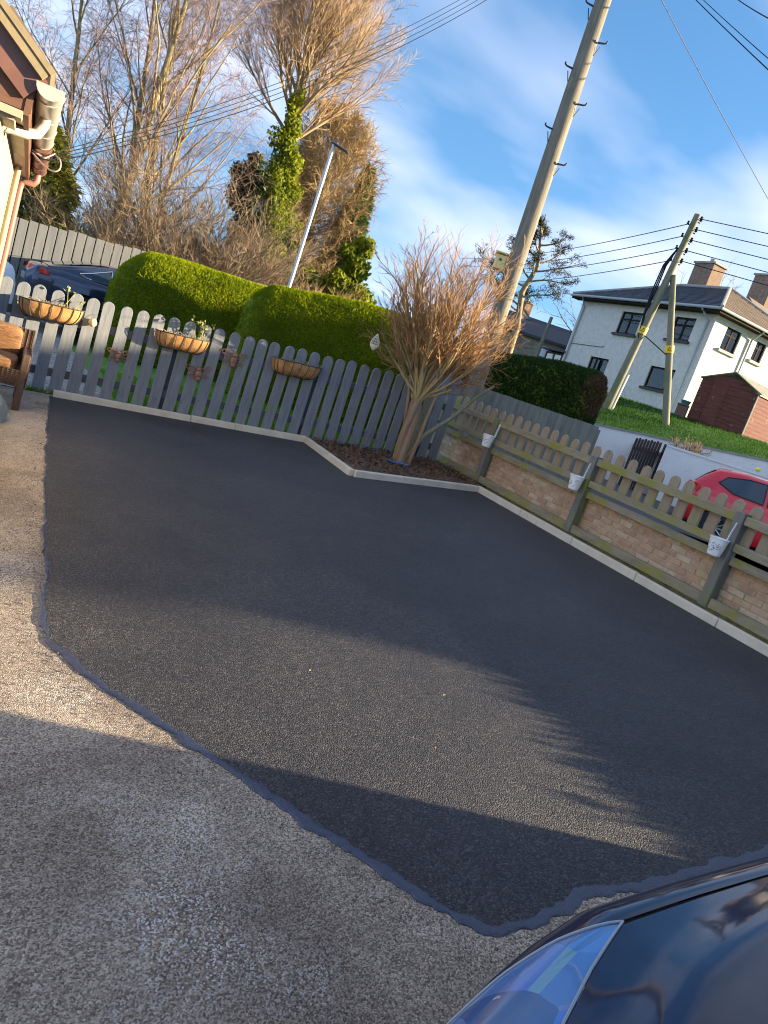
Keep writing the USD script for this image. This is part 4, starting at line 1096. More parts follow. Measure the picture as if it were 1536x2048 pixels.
# --- pine behind the pole
t = thing('pine_tree', 'sparse flat-topped pine standing behind the tall wooden pole', 'tree', (15.85, 23.1, 2.2))
rr = np.random.default_rng(71)
sp = [dict(n=7, bend=.06, up=.02, taper=.2, kids=1, t0=.3, ang=.9, lr=.4, rr=.4), dict(n=5, bend=.12, up=.10, taper=.3, kids=7, t0=.3, ang=.7, lr=.42, rr=.5), dict(n=4, bend=.15, up=.06, taper=.4, kids=5, t0=.2, ang=.7, lr=.5, rr=.5, rmin=.006), dict(n=3, bend=.18, up=.04, taper=.5, rmin=.005)]
o = {}
tk = np.array([(15.85, 23.1, 2.0), (15.75, 23.15, 4.4), (15.55, 23.3, 5.6), (15.75, 23.2, 6.6), (15.5, 23.3, 7.6), (15.42, 23.35, 8.35)])
o[0] = [(tk, np.array([.15, .12, .10, .075, .04, .015]))]
for h, a, L in ((4.9, 2.6, 1.4), (5.1, 3.3, 2.0), (5.4, -.4, 1.4), (5.8, 2.9, 2.1), (6.1, 3.4, 1.5), (6.0, .2, 1.5), (6.4, -.5, 1.7), (6.7, .4, 1.2), (6.8, 2.8, 1.0), (7.1, 3.6, .8), (7.3, -.2, 1.0), (7.6, 1.5, .6), (7.7, 4.4, .5), (5.2, 1.4, 1.2), (6.2, 4.6, 1.2)):
    q = np.array([np.interp(h, tk[:, 2], tk[:, 0]), np.interp(h, tk[:, 2], tk[:, 1]), h])
    cd = cr * math.cos(a) + np.array([math.sin(YAW), math.cos(YAW), 0]) * math.sin(a)
    grow(rr, q, cd + np.array([0, 0, .25]), L, .04, 1, sp, o)
tree_parts(t, o, 2, [8, 5, 4, 3], M['tan_bark'], M['tan_bark'], 'trunk', 'branches')
C_ = np.array([x[0][-1] for x in o[3]] + [x[0][1] for x in o[3]]); C_ = C_[rr.random(len(C_)) < .62]
P = np.repeat(C_, 16, 0) + rr.normal(0, .075, (len(C_) * 16, 3)) * [1, 1, .55]
part(t, 'needles', needles(rr, P, rr.normal(size=(len(P), 3)) + [0, 0, .5], .10, .012), M['pine'])

# --- far right bare tree, small bare tree on skyline
def bare_round(label, base, H, W, seed, n=16, group=None, rm=.007):
    rr = np.random.default_rng(seed); base = np.array(base, float)
    t = thing('bare_tree', label, 'tree', base, group)
    sp = [dict(n=4, bend=.03, up=.05, taper=.6, kids=1, t0=.5, ang=.5, lr=.5, rr=.4), dict(n=5, bend=.1, up=.06, taper=.25, kids=8, t0=.2, ang=.55, lr=.5, rr=.5), dict(n=4, bend=.12, up=.04, taper=.35, kids=6, t0=.1, ang=.6, lr=.55, rr=.6, rmin=rm), dict(n=3, bend=.15, up=.02, taper=.5, rmin=rm * .8)]
    o = {0: [(np.array([base, base + [0, 0, H * .2], base + [.05, 0, H * .4]]), np.array([.2, .16, .14]))]}
    for k in range(n):
        a = k * 2.4; e = rr.uniform(.2, 1.2)
        grow(rr, base + [0, 0, H * rr.uniform(.3, .4)], (math.cos(a), math.sin(a), e), H * .6 * rr.uniform(.8, 1), .06, 1, sp, o)
    tree_parts(t, o, 2, [7, 5, 3, 3], M['tan_bark'], M['bush_twig'])


bare_round('round bare tree behind the brick chimney of the white house', (33.5, 30.1, 3.5), 8.9, 3, 72, 18, rm=.012)
bare_round('tiny bare tree on the skyline left of the white house roof', (29.1, 34.4, 3.5), 6.7, 2, 73, 8, rm=.012)

# ---------------------------------------------------------------- hedges
def hedge(name, label, cl, halfw, z0f, topf, seed, leafmat, n, endround=.5, size=.017, group=None, brown=None):
    """A clipped hedge along the polyline cl (k x 2): a rounded body whose skin is small leaves."""
    rr = np.random.default_rng(seed); cl = np.array(cl, float)
    ls = LineString(cl); L = ls.length; nu, nv = max(30, int(L / .08)), 34
    t = thing(name, label, 'hedge', (*cl[0], float(z0f(*cl[0]))), group)
    us = np.linspace(0, 1, nu); P = np.zeros((nu, nv, 3))
    for i, u in enumerate(us):
        d = u * L; p = np.array(ls.interpolate(d).coords[0])
        q0, q1 = np.array(ls.interpolate(max(0, d - .05)).coords[0]), np.array(ls.interpolate(min(L, d + .05)).coords[0])
        tg_ = unit(q1 - q0); nr = np.array([-tg_[1], tg_[0]])
        e = min(d, L - d); k = (1 - (1 - min(e / endround, 1)) ** 2.2) ** .5 if e < endround else 1.0
        k = max(k, .03)
        zb, zt = float(z0f(*p)), float(topf(p[0], p[1], u)); zt = zb + (zt - zb) * (.72 + .28 * k)
        for j, v in enumerate(np.linspace(-1, 1, nv)):
            a = v * np.pi / 2 * 1.0
            # superellipse arch: side up, over the top, down the other side
            cx_, cz_ = np.sign(v) * abs(math.sin(a)) ** .55, abs(math.cos(a)) ** .42
            w = halfw * k * (.90 + .10 * cz_)
            P[i, j] = (*(p + nr * cx_ * w), zb + (zt - zb) * cz_)
    nz = (meshkit.fbm(P * 1.6, 4, seed) - .5) * .10 + (meshkit.fbm(P * 9, 2, seed + 3) - .5) * .03
    c = P.mean(1, keepdims=True)
    P = P + unit(P - c) * nz[..., None]
    core = c + (P - c) * np.array([.955, .955, .97])
    mb = MB().grid(core)
    part(t, 'branches', mb, M['hedge_core'], smooth=True, kind='stuff')
    # area-weighted leaves on the skin
    A = P[:-1, :-1]; B = P[1:, :-1]; Cc = P[:-1, 1:]; D = P[1:, 1:]
    nrm = np.cross(B - A, Cc - A); ar = np.linalg.norm(nrm, axis=-1).ravel(); idx = rr.choice(len(ar), n, p=ar / ar.sum())
    u, v = rr.random((n, 1)), rr.random((n, 1))
    A, B, Cc, D = (q.reshape(-1, 3)[idx] for q in (A, B, Cc, D))
    pos = A * (1 - u) * (1 - v) + B * u * (1 - v) + Cc * (1 - u) * v + D * u * v
    nn = unit(nrm.reshape(-1, 3)[idx]); cc = np.repeat(c, nv - 1, 1)[:-1].reshape(-1, 3)[idx]
    nn *= np.sign(((pos - cc) * nn).sum(1, keepdims=True))
    pos = pos - nn * rr.random((n, 1)) ** 2 * .05
    dirs = nn * .55 + rr.normal(0, .42, (n, 3)) + np.array([0, 0, .55])
    v_, f_ = needles(rr, pos, dirs, size * 2.0, size * .62)
    if brown is None:
        part(t, 'foliage', (v_, f_), leafmat)
    else:
        w = np.exp(-(((pos[:, :2] - brown[:2]) ** 2).sum(1) / brown[3] ** 2 + ((pos[:, 2] - brown[2]) / brown[4]) ** 2)) + .25 * (meshkit.fbm(pos * 5, 2, 5) - .5)
        isb = w > .42
        part(t, 'foliage', needles(rr, pos[~isb], dirs[~isb], size * 2.0, size * .62), leafmat)
        part(t, 'dead_foliage', needles(rr, pos[isb], dirs[isb], size * 2.0, size * .62), M['hedge_brown'], label='brown scorched end of the hedge')
    return t


pz = lambda x, y: plane_z(x, y)
hedge('clipped_hedge', 'left clipped green hedge with rounded end beside the blue car', [(1.25, 13.35), (2.0, 13.30), (3.7, 13.15), (5.2, 13.05)], .55, pz, lambda x, y, u: np.interp(x, [1.2, 1.7, 2.4, 3.4, 5.2], [1.78, 2.02, 2.10, 2.12, 2.2]), 81, M['hedge'], 110000, .6)
hedge('clipped_hedge', 'right clipped green hedge nearer the camera, running behind the bare shrub', [(3.05, 11.75), (3.6, 11.70), (4.6, 11.35), (5.9, 10.85), (6.3, 10.7)], .50, pz, lambda x, y, u: np.interp(x, [3.0, 3.4, 4.2, 5.0, 6.3], [2.02, 2.14, 2.27, 2.36, 2.42]), 82, M['hedge'], 120000, .5)
HZ = lambda x, y: 1.55
hedge('boundary_hedge', 'dark hedge with a brown dead end in front of the white house', [(7.3, 12.75), (8.3, 12.1), (9.2, 11.4), (9.85, 10.95)], .48, HZ, lambda x, y, u: np.interp(x, [7.3, 8.2, 9.0, 9.9], [2.40, 2.46, 2.62, 2.72]), 83, M['hedge_dark'], 34000, .3, size=.026, brown=np.array([9.55, 10.75, 2.25, .42, .45]))
mb = MB().box((8.6, 11.75, .95), (3.2, .9, 1.4), rot_z(-.66))
single('garden_bank', mb, M['rough_ground'], kind='structure')

# ---------------------------------------------------------------- neighbour's grey board fence
t = thing('board_fence', 'grey weathered close-board fence below the dark hedge', 'fence', (7.2, 10.85, .4))
a_, b_ = np.array([6.35, 11.45]), np.array([8.78, 9.60]); L = np.linalg.norm(b_ - a_); d = (b_ - a_) / L; nr = np.array([-d[1], d[0]])
r = np.random.default_rng(84)
nb = 22
for k in range(nb):
    c = a_ + d * L * (k + .5) / nb
    part(t, 'board', MB().box((*(c - nr * (.008 * (k % 2) + r.uniform(0, .004))), 1.06), (L / nb * 1.06, .018, 1.32 + r.uniform(-.012, .012)), rot_z(math.atan2(d[1], d[0]))), M['grey_board'])
for k in (0, .5, 1):
    part(t, 'post', MB().box((*(a_ + d * L * k + nr * .07), 1.03), (.1, .1, 1.3), rot_z(math.atan2(d[1], d[0]))), M['grey_board'])

# ---------------------------------------------------------------- tall slat fence behind the blue car
t = thing('slat_fence', 'tall grey vertical slat fence behind the blue car', 'fence', (.5, 16.5, .2))
r = np.random.default_rng(85)
a_, b_ = np.array([-1.6, 16.55]), np.array([6.2, 16.15]); L = np.linalg.norm(b_ - a_); d = (b_ - a_) / L
nb = 46
for k in range(nb):
    c = a_ + d * L * (k + .5) / nb; zt = np.interp(c[0], [-.32, 2.22, 6.2], [1.93, 2.16, 2.46]) + r.uniform(-.015, .015); zb = float(terrain_z(*c)) + .05
    part(t, 'slat', MB().box((*c, (zt + zb) / 2), (L / nb - .022, .022, zt - zb), rot_z(math.atan2(d[1], d[0])), ch=.004), M['slat_grey'])
for z in (.5, 1.3):
    part(t, 'rail', MB().beam((a_[0], a_[1] + .035, z + terrain_z(*a_)), (b_[0], b_[1] + .035, z + terrain_z(*b_)), .04, .09), M['rail_grey'])

# ---------------------------------------------------------------- street lamps
def lamp(label, base, top, r0, head_dir, hs, group='street lamps beyond the hedge'):
    t = thing('street_lamp', label, 'street lamp', base, group)
    base, top = np.array(base, float), np.array(top, float)
    part(t, 'column', MB().tube([base, base + (top - base) * .25, base + (top - base) * .26, top], [r0 * 1.5, r0 * 1.45, r0, r0 * .8], 12), M['steel'], smooth=50)
    d = unit(head_dir); s = np.cross([0, 0, 1.0], d)
    Rm = np.stack([d, s, np.cross(d, s)], 1)
    part(t, 'lantern', MB().box(top + d * hs * .40 + [0, 0, .02], (hs, hs * .42, hs * .12), Rm, ch=hs * .05).box(top + d * hs * .05 + [0, 0, .04], (hs * .3, hs * .24, hs * .2), Rm, ch=hs * .04), M['lamp_head'])


lamp('grey steel street lamp with flat dark head rising above the hedge', (4.72, 15.28, .5), (4.79, 15.27, 5.30), .040, cr * 1 - np.array([0, 0, .25]), .38)
lamp('distant slim street lamp column right of the near one', (9.63, 28.4, 1.5), (9.63, 28.41, 5.06), .05, cr, .3)

# ---------------------------------------------------------------- cars
def car_body(P, nx=56):
    """Lower body loft from the profile P: lists of (x, value) for belt height, half width, roof and so on."""
    L = P['L']; xs = L * (.5 - .5 * np.cos(np.linspace(0, np.pi, nx)))
    f = lambda key, x: np.interp(x, *np.array(P[key]).T)
    sec = []
    for x in xs:
        w, zb, zt, zl = f('w', x), f('belt', x), f('deck', x), f('sill', x)
        pts = [(0, zl), (w * .86, zl), (w * .965, zl + .05), (w * .99, zl + .22), (w, zl + (zb - zl) * .62), (w * .985, zl + (zb - zl) * .82), (w * .94, zb), (w * .86, zb + (zt - zb) * .55), (w * .6, zt - .01), (0, zt)]
        half = np.array(pts)
        ring = np.vstack([half, half[-2:0:-1] * [-1, 1]])
        sec.append(np.column_stack([np.full(len(ring), x), ring]))
    S_ = np.array(sec); n, m = S_.shape[:2]
    V = S_.reshape(-1, 3)
    i, j = np.meshgrid(np.arange(n - 1), np.arange(m), indexing='ij'); k = (j + 1) % m
    q = np.stack([i * m + j, i * m + k, (i + 1) * m + k, (i + 1) * m + j], -1).reshape(-1, 4)
    F = np.vstack([q[:, [0, 1, 2]], q[:, [0, 2, 3]]])
    e0 = np.stack([np.zeros(m - 2, int), np.arange(2, m), np.arange(1, m - 1)], 1); e1 = e0[:, ::-1] + (n - 1) * m
    tm = trimesh.Trimesh(V, np.vstack([F, e0, e1]), process=True)
    trimesh.repair.fix_normals(tm)
    import manifold3d as m3
    man = m3.Manifold(m3.Mesh(np.asarray(tm.vertices, np.float32), np.asarray(tm.faces, np.uint32)))
    for ax_ in P['axles']:
        cyl = m3.Manifold.cylinder(2 * P['W'] + 1, P['rw'] + .045, P['rw'] + .045, 40, True).rotate([90, 0, 0]).translate([ax_, 0, P['rw']])
        inner = m3.Manifold.cube([4, 2 * P['W'] - .46, 4], True)
        man = man - (cyl - inner)
    mm = man.to_mesh()
    return np.array(mm.vert_properties[:, :3], float), np.array(mm.tri_verts, int)


def build_car(t, P, paint):
    f = lambda key, x: float(np.interp(x, *np.array(P[key]).T))
    part(t, 'body', car_body(P), paint, smooth=38)
    # greenhouse
    g0, g1 = P['roof'][0][0], P['roof'][-1][0]
    xs = np.linspace(g0, g1, 40); rings = []
    for x in xs:
        zr, zb = f('roof', x), f('belt', x) - .03
        wb, wr = f('w', x) * .93, f('w', x) * P.get('rw_ratio', .72)
        h = max(zr - zb, .001); k = min(h / .42, 1)
        wr = wb + (wr - wb) * k
        half = np.array([(wb, zb), (wb + (wr - wb) * .62, zb + h * .52), (wr, zb + h * .84), (wr * .93, zb + h * .94), (wr * .6, zb + h * .99), (0, zb + h)])
        rings.append(np.column_stack([np.full(11, x), np.vstack([half, half[-2::-1] * [-1, 1]])]))
    part(t, 'roof', MB().grid(np.array(rings)), paint, smooth=40)

    def side_pt(x, z, sgn, off=.008):
        zr, zb = f('roof', x), f('belt', x) - .03
        wb, wr = f('w', x) * .93, f('w', x) * P.get('rw_ratio', .72)
        k = min(max(zr - zb, .001) / .42, 1); wr = wb + (wr - wb) * k
        tt = np.clip((z - zb) / max(zr - zb, .001), 0, .84) / .84
        return (x, sgn * (wb + (wr - wb) * tt + off), z)

    for sgn in (-1, 1):
        for win in P['windows']:
            poly = Polygon(win)
            mnx, mny, mxx, mxy = poly.bounds
            xs_ = np.linspace(mnx, mxx, 15); G = []
            for x in xs_:
                cut = LineString([(x, mny - 1), (x, mxy + 1)]).intersection(poly)
                if cut.is_empty:
                    cut = Point(min(win, key=lambda q: abs(q[0] - x)))
                lo, hi = cut.bounds[1], cut.bounds[3]
                G.append([side_pt(x, lo + (hi - lo) * q, sgn) for q in np.linspace(0, 1, 5)])
            wpart = part(t, 'window', MB().grid(G), M['car_glass'], smooth=True)
            edge = np.array([side_pt(px_, pz_, sgn, .010) for px_, pz_ in np.array(LineString(list(win) + [win[0]]).segmentize(.12).coords)])
            sub(wpart, 'trim', MB().tube(edge, .011, 5, cap=False), M['chrome'] if P.get('chrome') else M['trim'])
        for a in P['axles']:
            y = sgn * (P['W'] - .11); rw = P['rw']
            wh = part(t, 'wheel', MB().lathe([(rw * .60, -.10), (rw * .9, -.105), (rw * .985, -.08), (rw, -.03), (rw, .03), (rw * .985, .08), (rw * .9, .105), (rw * .60, .10)], (a, y, rw), 32, (0, 1, 0)), M['tyre'], smooth=40)
            rim = MB().lathe([(rw * .62, -.06), (rw * .64, .095), (rw * .60, .10), (rw * .56, .06)], (a, y, rw), 32, (0, sgn, 0)).lathe([(.001, .07), (rw * .15, .065), (rw * .17, .03)], (a, y, rw), 16, (0, sgn, 0))
            for k in range(10):
                an = k * math.pi / 5
                dv = np.array([math.cos(an), 0, math.sin(an)])
                rim.beam(np.array([a, y + sgn * .055, rw]) + dv * rw * .1, np.array([a, y + sgn * .075, rw]) + dv * rw * .60, .022, .03, up=(0, 1, 0))
            sub(wh, 'rim', rim, M['alloy'], smooth=30)
            sub(wh, 'hub', MB().lathe([(.001, 0), (rw * .6, 0), (rw * .6, .02), (.001, .02)], (a, y, rw), 20, (0, sgn, 0)), M['trim'])


# blue coupe parked beyond the picket fence (tail to the left)
blueP = dict(L=4.65, W=.92, rw=.335, axles=(.95, 3.75), chrome=True,
             w=[(0, .70), (.12, .80), (.4, .88), (1, .92), (3.6, .92), (4.2, .88), (4.5, .78), (4.65, .60)],
             belt=[(0, .80), (.15, .93), (.5, .97), (1.2, .96), (2.5, .93), (3.2, .90), (4.2, .78), (4.65, .58)],
             deck=[(0, .82), (.1, .97), (.4, 1.01), (1.0, 1.02), (2.8, .99), (3.2, .96), (4.2, .82), (4.65, .60)],
             sill=[(0, .42), (.25, .28), (.6, .20), (4.1, .20), (4.5, .26), (4.65, .36)],
             roof=[(.30, 1.00), (.6, 1.10), (1.0, 1.235), (1.4, 1.335), (1.9, 1.385), (2.3, 1.37), (2.7, 1.28), (3.1, 1.12), (3.4, .97)],
             windows=[[(.80, 1.03), (1.0, 1.10), (1.32, 1.235), (1.36, .99), (1.1, .985), (.9, .995)], [(1.42, .985), (1.42, 1.255), (1.7, 1.30), (2.1, 1.30), (2.1, .975)], [(2.17, .975), (2.17, 1.29), (2.5, 1.22), (2.88, 1.01), (2.9, .98)]])
cz = float(plane_z(2.3, 15.5))
t = thing('parked_car', 'dark blue coupe parked behind the picket fence with red tail lights to the left', 'car', (.02, 15.35, cz), rotz=math.radians(4))
build_car(t, blueP, M['blue_paint'])
for sgn in (-1, 1):
    tl = part(t, 'tail_light', MB().grid([[(.0 + .02 + .16 * (k / 6) ** 2 * 1.6 - .012, sgn * (.50 + .30 * (k / 6) + .04 * (k / 6) ** 2), z) for z in (.84, .88, .925)] for k in range(7)]).grid([[(.16 + .16 * k, sgn * (.838 + .018 * k + .01), z) for z in (.835, .87, .905)] for k in range(2)]), M['tail_red'], smooth=30)
part(t, 'rear_window', MB().grid([[(x, y * (.60 - .05 * i), z + .012) for y in (-1, -.5, 0, .5, 1)] for i, (x, z) in enumerate([(.42, 1.03), (.75, 1.165), (1.12, 1.275), (1.3, 1.315)])]), M['car_glass'], smooth=True)
part(t, 'number_plate', MB().box((.0, 0, .70), (.03, .52, .11)), M['tail_clear'])
part(t, 'bumper', MB().box((.10, 0, .40), (.28, 1.30, .14), ch=.04), M['trim'])
part(t, 'door_seam', MB().tube([(1.5, -.922, .95), (1.46, -.928, .70), (1.50, -.925, .45), (1.62, -.915, .28)], .006, 4).tube([(2.85, -.922, .93), (2.92, -.928, .6), (2.85, -.92, .28)], .006, 4), M['trim'])
part(t, 'door_handle', MB().box((1.68, -.93, .80), (.18, .02, .03), ch=.008), M['blue_paint'])

# red hatchback on the road (tail to the left)
redP = dict(L=4.25, W=.87, rw=.32, axles=(.72, 3.35),
            w=[(0, .68), (.12, .78), (.4, .85), (1, .87), (3.4, .87), (3.9, .82), (4.25, .58)],
            belt=[(0, .86), (.1, .95), (.5, .97), (1.5, .94), (2.9, .89), (3.8, .76), (4.25, .55)],
            deck=[(0, .90), (.1, 1.0), (2.9, .97), (3.3, .93), (3.9, .80), (4.25, .57)],
            sill=[(0, .40), (.2, .26), (.5, .20), (3.8, .20), (4.25, .34)],
            roof=[(.06, .98), (.22, 1.20), (.42, 1.40), (.9, 1.47), (1.6, 1.47), (2.1, 1.41), (2.6, 1.22), (3.1, .95)],
            windows=[[(.50, 1.14), (.62, 1.28), (.98, 1.36), (1.30, 1.375), (1.34, 1.0), (.80, 1.02)], [(1.42, .995), (1.40, 1.375), (1.8, 1.36), (2.15, 1.29), (2.68, 1.02), (2.7, .98)]], rw_ratio=.74)
t = thing('parked_car', 'red hatchback on the road beyond the mossy fence', 'car', (12.22, 10.38, .36), rotz=math.atan2(RD[1], RD[0]))
build_car(t, redP, M['red_paint'])
for sgn in (-1, 1):
    part(t, 'tail_light', MB().grid([[(.0 + .10 * (k / 4) ** 2 * 2 + .03 * q - .012, sgn * (.60 + .19 * (k / 4)), .80 + .20 * q) for q in (0, .5, 1)] for k in range(5)]), M['tail_red'], smooth=True)
part(t, 'rear_window', MB().grid([[(x - .012, y * .56, z) for y in (-1, 0, 1)] for x, z in ((.10, 1.04), (.22, 1.20), (.38, 1.36))]), M['car_glass'])
part(t, 'mirror', MB().blob((2.72, -.98, .99), (.07, .09, .06), 2), M['red_paint'], smooth=True).path
part(t, 'mirror', MB().blob((2.72, .98, .99), (.07, .09, .06), 2), M['red_paint'], smooth=True).path

# ---------------------------------------------------------------- black car close to the camera (nose to the left)
NL = 3.95
OX, OY = 0.16, -0.03
t = thing('parked_car', 'black car close to the camera, its bonnet, wing and headlight at the bottom right', 'car', (OX, OY, 0))


def n_shut(x):
    return .60 + .165 * (1 - np.exp(-np.maximum(x, 0) / .33)) + .022 * x


NX_ = [0, .15, .30, .45, .60, .70, .82, 1.0, 1.25, 1.5, 1.75]


def n_yb(x):
    return np.interp(x, NX_, [.30, .375, .455, .53, .592, .625, .655, .668, .682, .692, .70])


def n_half(x):
    return n_yb(x) + np.interp(x, [0, .82, 1.75], [.06, .098, .105])


def front_pt(x, a):
    """Point of the front bodywork (right half): a from 0 (middle) to 1 (shut line) to 2 (down the wing)."""
    W_, yb, zs = float(n_half(x)), float(n_yb(x)), float(n_shut(x))
    gz_ = GX * (OX + x)
    if a <= 1:
        y = yb * a
        crest = float(np.interp(x, [.2, .7, .92, 1.14, 1.75], [.60, .76, .84, .89, .93]))
        q = (a - crest) / .055
        z = zs + .075 * (1 - a ** 2) + .016 * (1 / (1 + math.exp(q * 1.6))) + .010 * math.exp(-q * q * .5)
        z -= .05 * math.exp(-x / .12)
    else:
        b = a - 1
        p0, p1, p2, p3 = np.array([yb, zs]), np.array([yb + (W_ - yb) * .75, zs - .004]), np.array([W_ + .012, zs - .09]), np.array([W_, .50])
        q = (1 - b) ** 3 * p0 + 3 * b * (1 - b) ** 2 * p1 + 3 * b * b * (1 - b) * p2 + b ** 3 * p3
        y, z = q
        z -= .05 * math.exp(-x / .12) * (1 - b)
    return np.array([OX + x, OY + y, z + gz_])


def patch(x0, x1, a0, a1, nx=40, na=24, mirror=False, af=None):
    G = []
    for x in np.linspace(x0, x1, nx):
        lo, hi = (a0, a1) if af is None else af(x)
        G.append([front_pt(x, a) for a in np.linspace(lo, hi, na)])
    G = np.array(G)
    if mirror:
        G[..., 1] = 2 * OY - G[..., 1]
        G = G[:, ::-1]
    return G


HLT = .82                                                            # local x of the headlight's rear tip


def hl_in(x):                                                        # inner and outer edges of the headlight
    return 1 - .20 * np.clip((HLT - x) / .40, 0, 1.6) ** 1.1


def hl_out(x):
    return 1 + .52 * np.clip((HLT - x) / .40, 0, 1.2) ** .85


bon = MB().grid(patch(.14, 1.75, 0, 1, 70, 40, af=lambda x: (0, min(.993, hl_in(x) - .006))))
bon.grid(patch(.14, 1.75, 0, 1, 70, 40, True, af=lambda x: (0, min(.993, hl_in(x) - .006))))
part(t, 'bonnet', bon, M['black_paint'], smooth=True)
for mir in (False, True):
    part(t, 'wing', MB().grid(patch(.14, 1.75, 1, 2, 70, 30, mir, af=lambda x: (max(1.012, hl_out(x) + .008), 2))), M['black_paint'], smooth=True)
    hl = part(t, 'headlight', MB().grid(patch(.14, HLT, 0, 1, 40, 16, mir, af=lambda x: (hl_in(x), hl_out(x)))), M['headlight'], smooth=True)
    for ef in (hl_in, hl_out):
        e = np.array([front_pt(x, ef(x)) for x in np.linspace(.14, HLT, 30)])
        if mir:
            e[:, 1] = 2 * OY - e[:, 1]
        sub(hl, 'lens_edge', MB().tube(e + [0, 0, .001], .0026, 6), M['lens_edge'], smooth=True)
    e = np.array([front_pt(x, 1.0) for x in np.linspace(HLT, 1.75, 30)]) - [0, 0, .012]
    if mir:
        e[:, 1] = 2 * OY - e[:, 1]
    part(t, 'shut_line', MB().tube(e, .007, 6), M['trim'])
# rest of the body: cabin, doors, tail
Z0 = lambda x: GX * (OX + x)
secs = []
for x in np.linspace(1.75, NL, 16):
    W_ = .803 - .05 * max(0, (x - 3.3) / .65) ** 2; zt = .80 + .03 * (x - 1.75)
    half = [(0, .20), (W_ * .9, .20), (W_, .34), (W_ + .01, .62), (W_ * .985, zt), (W_ * .9, zt + .03), (0, zt + .05)]
    ring = np.array(half + [(-y, z) for y, z in half[-2:0:-1]])
    secs.append(np.column_stack([np.full(len(ring), OX + x), OY + ring[:, 0], ring[:, 1] + Z0(x)]))
secs = np.array(secs)
bd = MB().grid(secs, closed=True)
for e in (0, -1):
    m_ = len(secs[e]); bd.add(secs[e], [[0, k, k + 1] for k in range(1, m_ - 1)])
bd.box((OX + 1.20, OY, .36 + Z0(1.2)), (1.16, .86, .40))
part(t, 'body', bd, M['black_paint'], smooth=35)
gh = []
for x, zr in ((1.75, .86), (2.05, 1.10), (2.35, 1.32), (2.6, 1.41), (3.0, 1.46), (3.5, 1.45), (3.8, 1.40), (3.88, 1.34), (3.93, .95)):
    wb, wr = .755, .755 - .15 * min(1, (zr - .86) / .5); zb = .82 + .03 * (x - 1.75)
    half = [(wb, zb), (wb + (wr - wb) * .5, zb + (zr - zb) * .5), (wr, zb + (zr - zb) * .9), (wr * .9, zr), (0, zr + .01)]
    ring = np.array(half + [(-y, z) for y, z in half[-2::-1]])
    gh.append(np.column_stack([np.full(len(ring), OX + x), OY + ring[:, 0], ring[:, 1] + Z0(x)]))
part(t, 'cabin', MB().grid(np.array(gh)), M['black_paint'], smooth=40)
part(t, 'windscreen', MB().grid([[(OX + x - .02, OY + y * w, z + Z0(x) + .012) for y in (-1, -.5, 0, .5, 1)] for x, z, w in ((1.85, .93, .70), (2.1, 1.13, .66), (2.36, 1.32, .60))]), M['car_glass'], smooth=True)
for sgn in (-1, 1):
    for xs0, xs1 in ((2.3, 2.85), (2.92, 3.5)):
        part(t, 'window', MB().grid([[(OX + x, OY + sgn * (.752 - .12 * q + .012), .90 + .42 * q + Z0(x)) for q in (0, .5, 1)] for x in np.linspace(xs0, xs1, 5)]), M['car_glass'], smooth=True)
    for x in (.86, 3.25):
        y = OY + sgn * (.56 if x < 1 else .71)
        wh = part(t, 'wheel', MB().lathe([(.19, -.1), (.29, -.105), (.315, -.08), (.32, 0), (.315, .08), (.29, .105), (.19, .1)], (OX + x, y, .32 + Z0(x)), 28, (0, 1, 0)), M['tyre'], smooth=40)
        sub(wh, 'rim', MB().lathe([(.001, .05), (.06, .06), (.17, .05), (.2, .09), (.205, .1)], (OX + x, y, .32 + Z0(x)), 24, (0, sgn, 0)), M['alloy'], smooth=30)
part(t, 'bumper', MB().grid([[np.array([OX + .10 + .06 * abs(y) ** 2.5 - dx, OY + y * .40, z + Z0(.1)]) for y in np.linspace(-1, 1, 21)] for z, dx in ((.54, 0.0), (.46, .05), (.34, .06), (.22, .0))]), M['black_paint'], smooth=True)

# ---------------------------------------------------------------- white house
HX, HY = 22.8, 21.1                                                  # its near corner
HYL, HXR = 29.0, 29.8
t = thing('white_house', 'white pebble-dashed two-storey house with slate hip roof on the rise', 'house', (HX, HY, 3.1))
EZ = 7.42
wl = [Polygon([(HY, 2.6), (HYL, 2.6), (HYL, EZ), (HY, EZ)])]
wins_left = [(24.92, 26.17, 6.14, 7.10), (22.01, 23.10, 6.21, 7.13), (25.88, 27.10, 4.10, 4.95), (22.02, 23.38, 4.16, 5.05)]
wins_right = [(23.55, 24.42, 6.28, 7.16), (25.40, 26.01, 6.40, 7.17), (27.6, 28.7, 6.3, 7.16), (23.7, 24.9, 4.0, 5.0), (26.6, 27.9, 4.0, 5.0)]
lp = Polygon([(HY, 2.6), (HYL, 2.6), (HYL, EZ), (HY, EZ)])
for a, b, c, d in wins_left:
    lp = lp.difference(Polygon([(a, c), (b, c), (b, d), (a, d)]))
part(t, 'wall', MB().extrude(lp, (HX + .25, 0, 0), (0, 1, 0), (0, 0, 1), (-1, 0, 0), .25), M['render'])
rpg = Polygon([(HX + .25, 2.6), (HXR, 2.6), (HXR, EZ), (HX + .25, EZ)])
for a, b, c, d in wins_right:
    rpg = rpg.difference(Polygon([(a, c), (b, c), (b, d), (a, d)]))
part(t, 'wall', MB().extrude(rpg, (0, HY + .25, 0), (1, 0, 0), (0, 0, 1), (0, -1, 0), .25), M['render'])
part(t, 'wall', MB().box(((HX + HXR) / 2 + .13, HYL - .13, 5.0), (HXR - HX - .26, .24, 4.8)).box((HXR - .12, (HY + HYL) / 2, 5.0), (.24, HYL - HY - .52, 4.8)), M['render'])
part(t, 'floor', MB().box(((HX + HXR) / 2, (HY + HYL) / 2, 5.6), (HXR - HX - .6, HYL - HY - .6, .2)), M['room'])
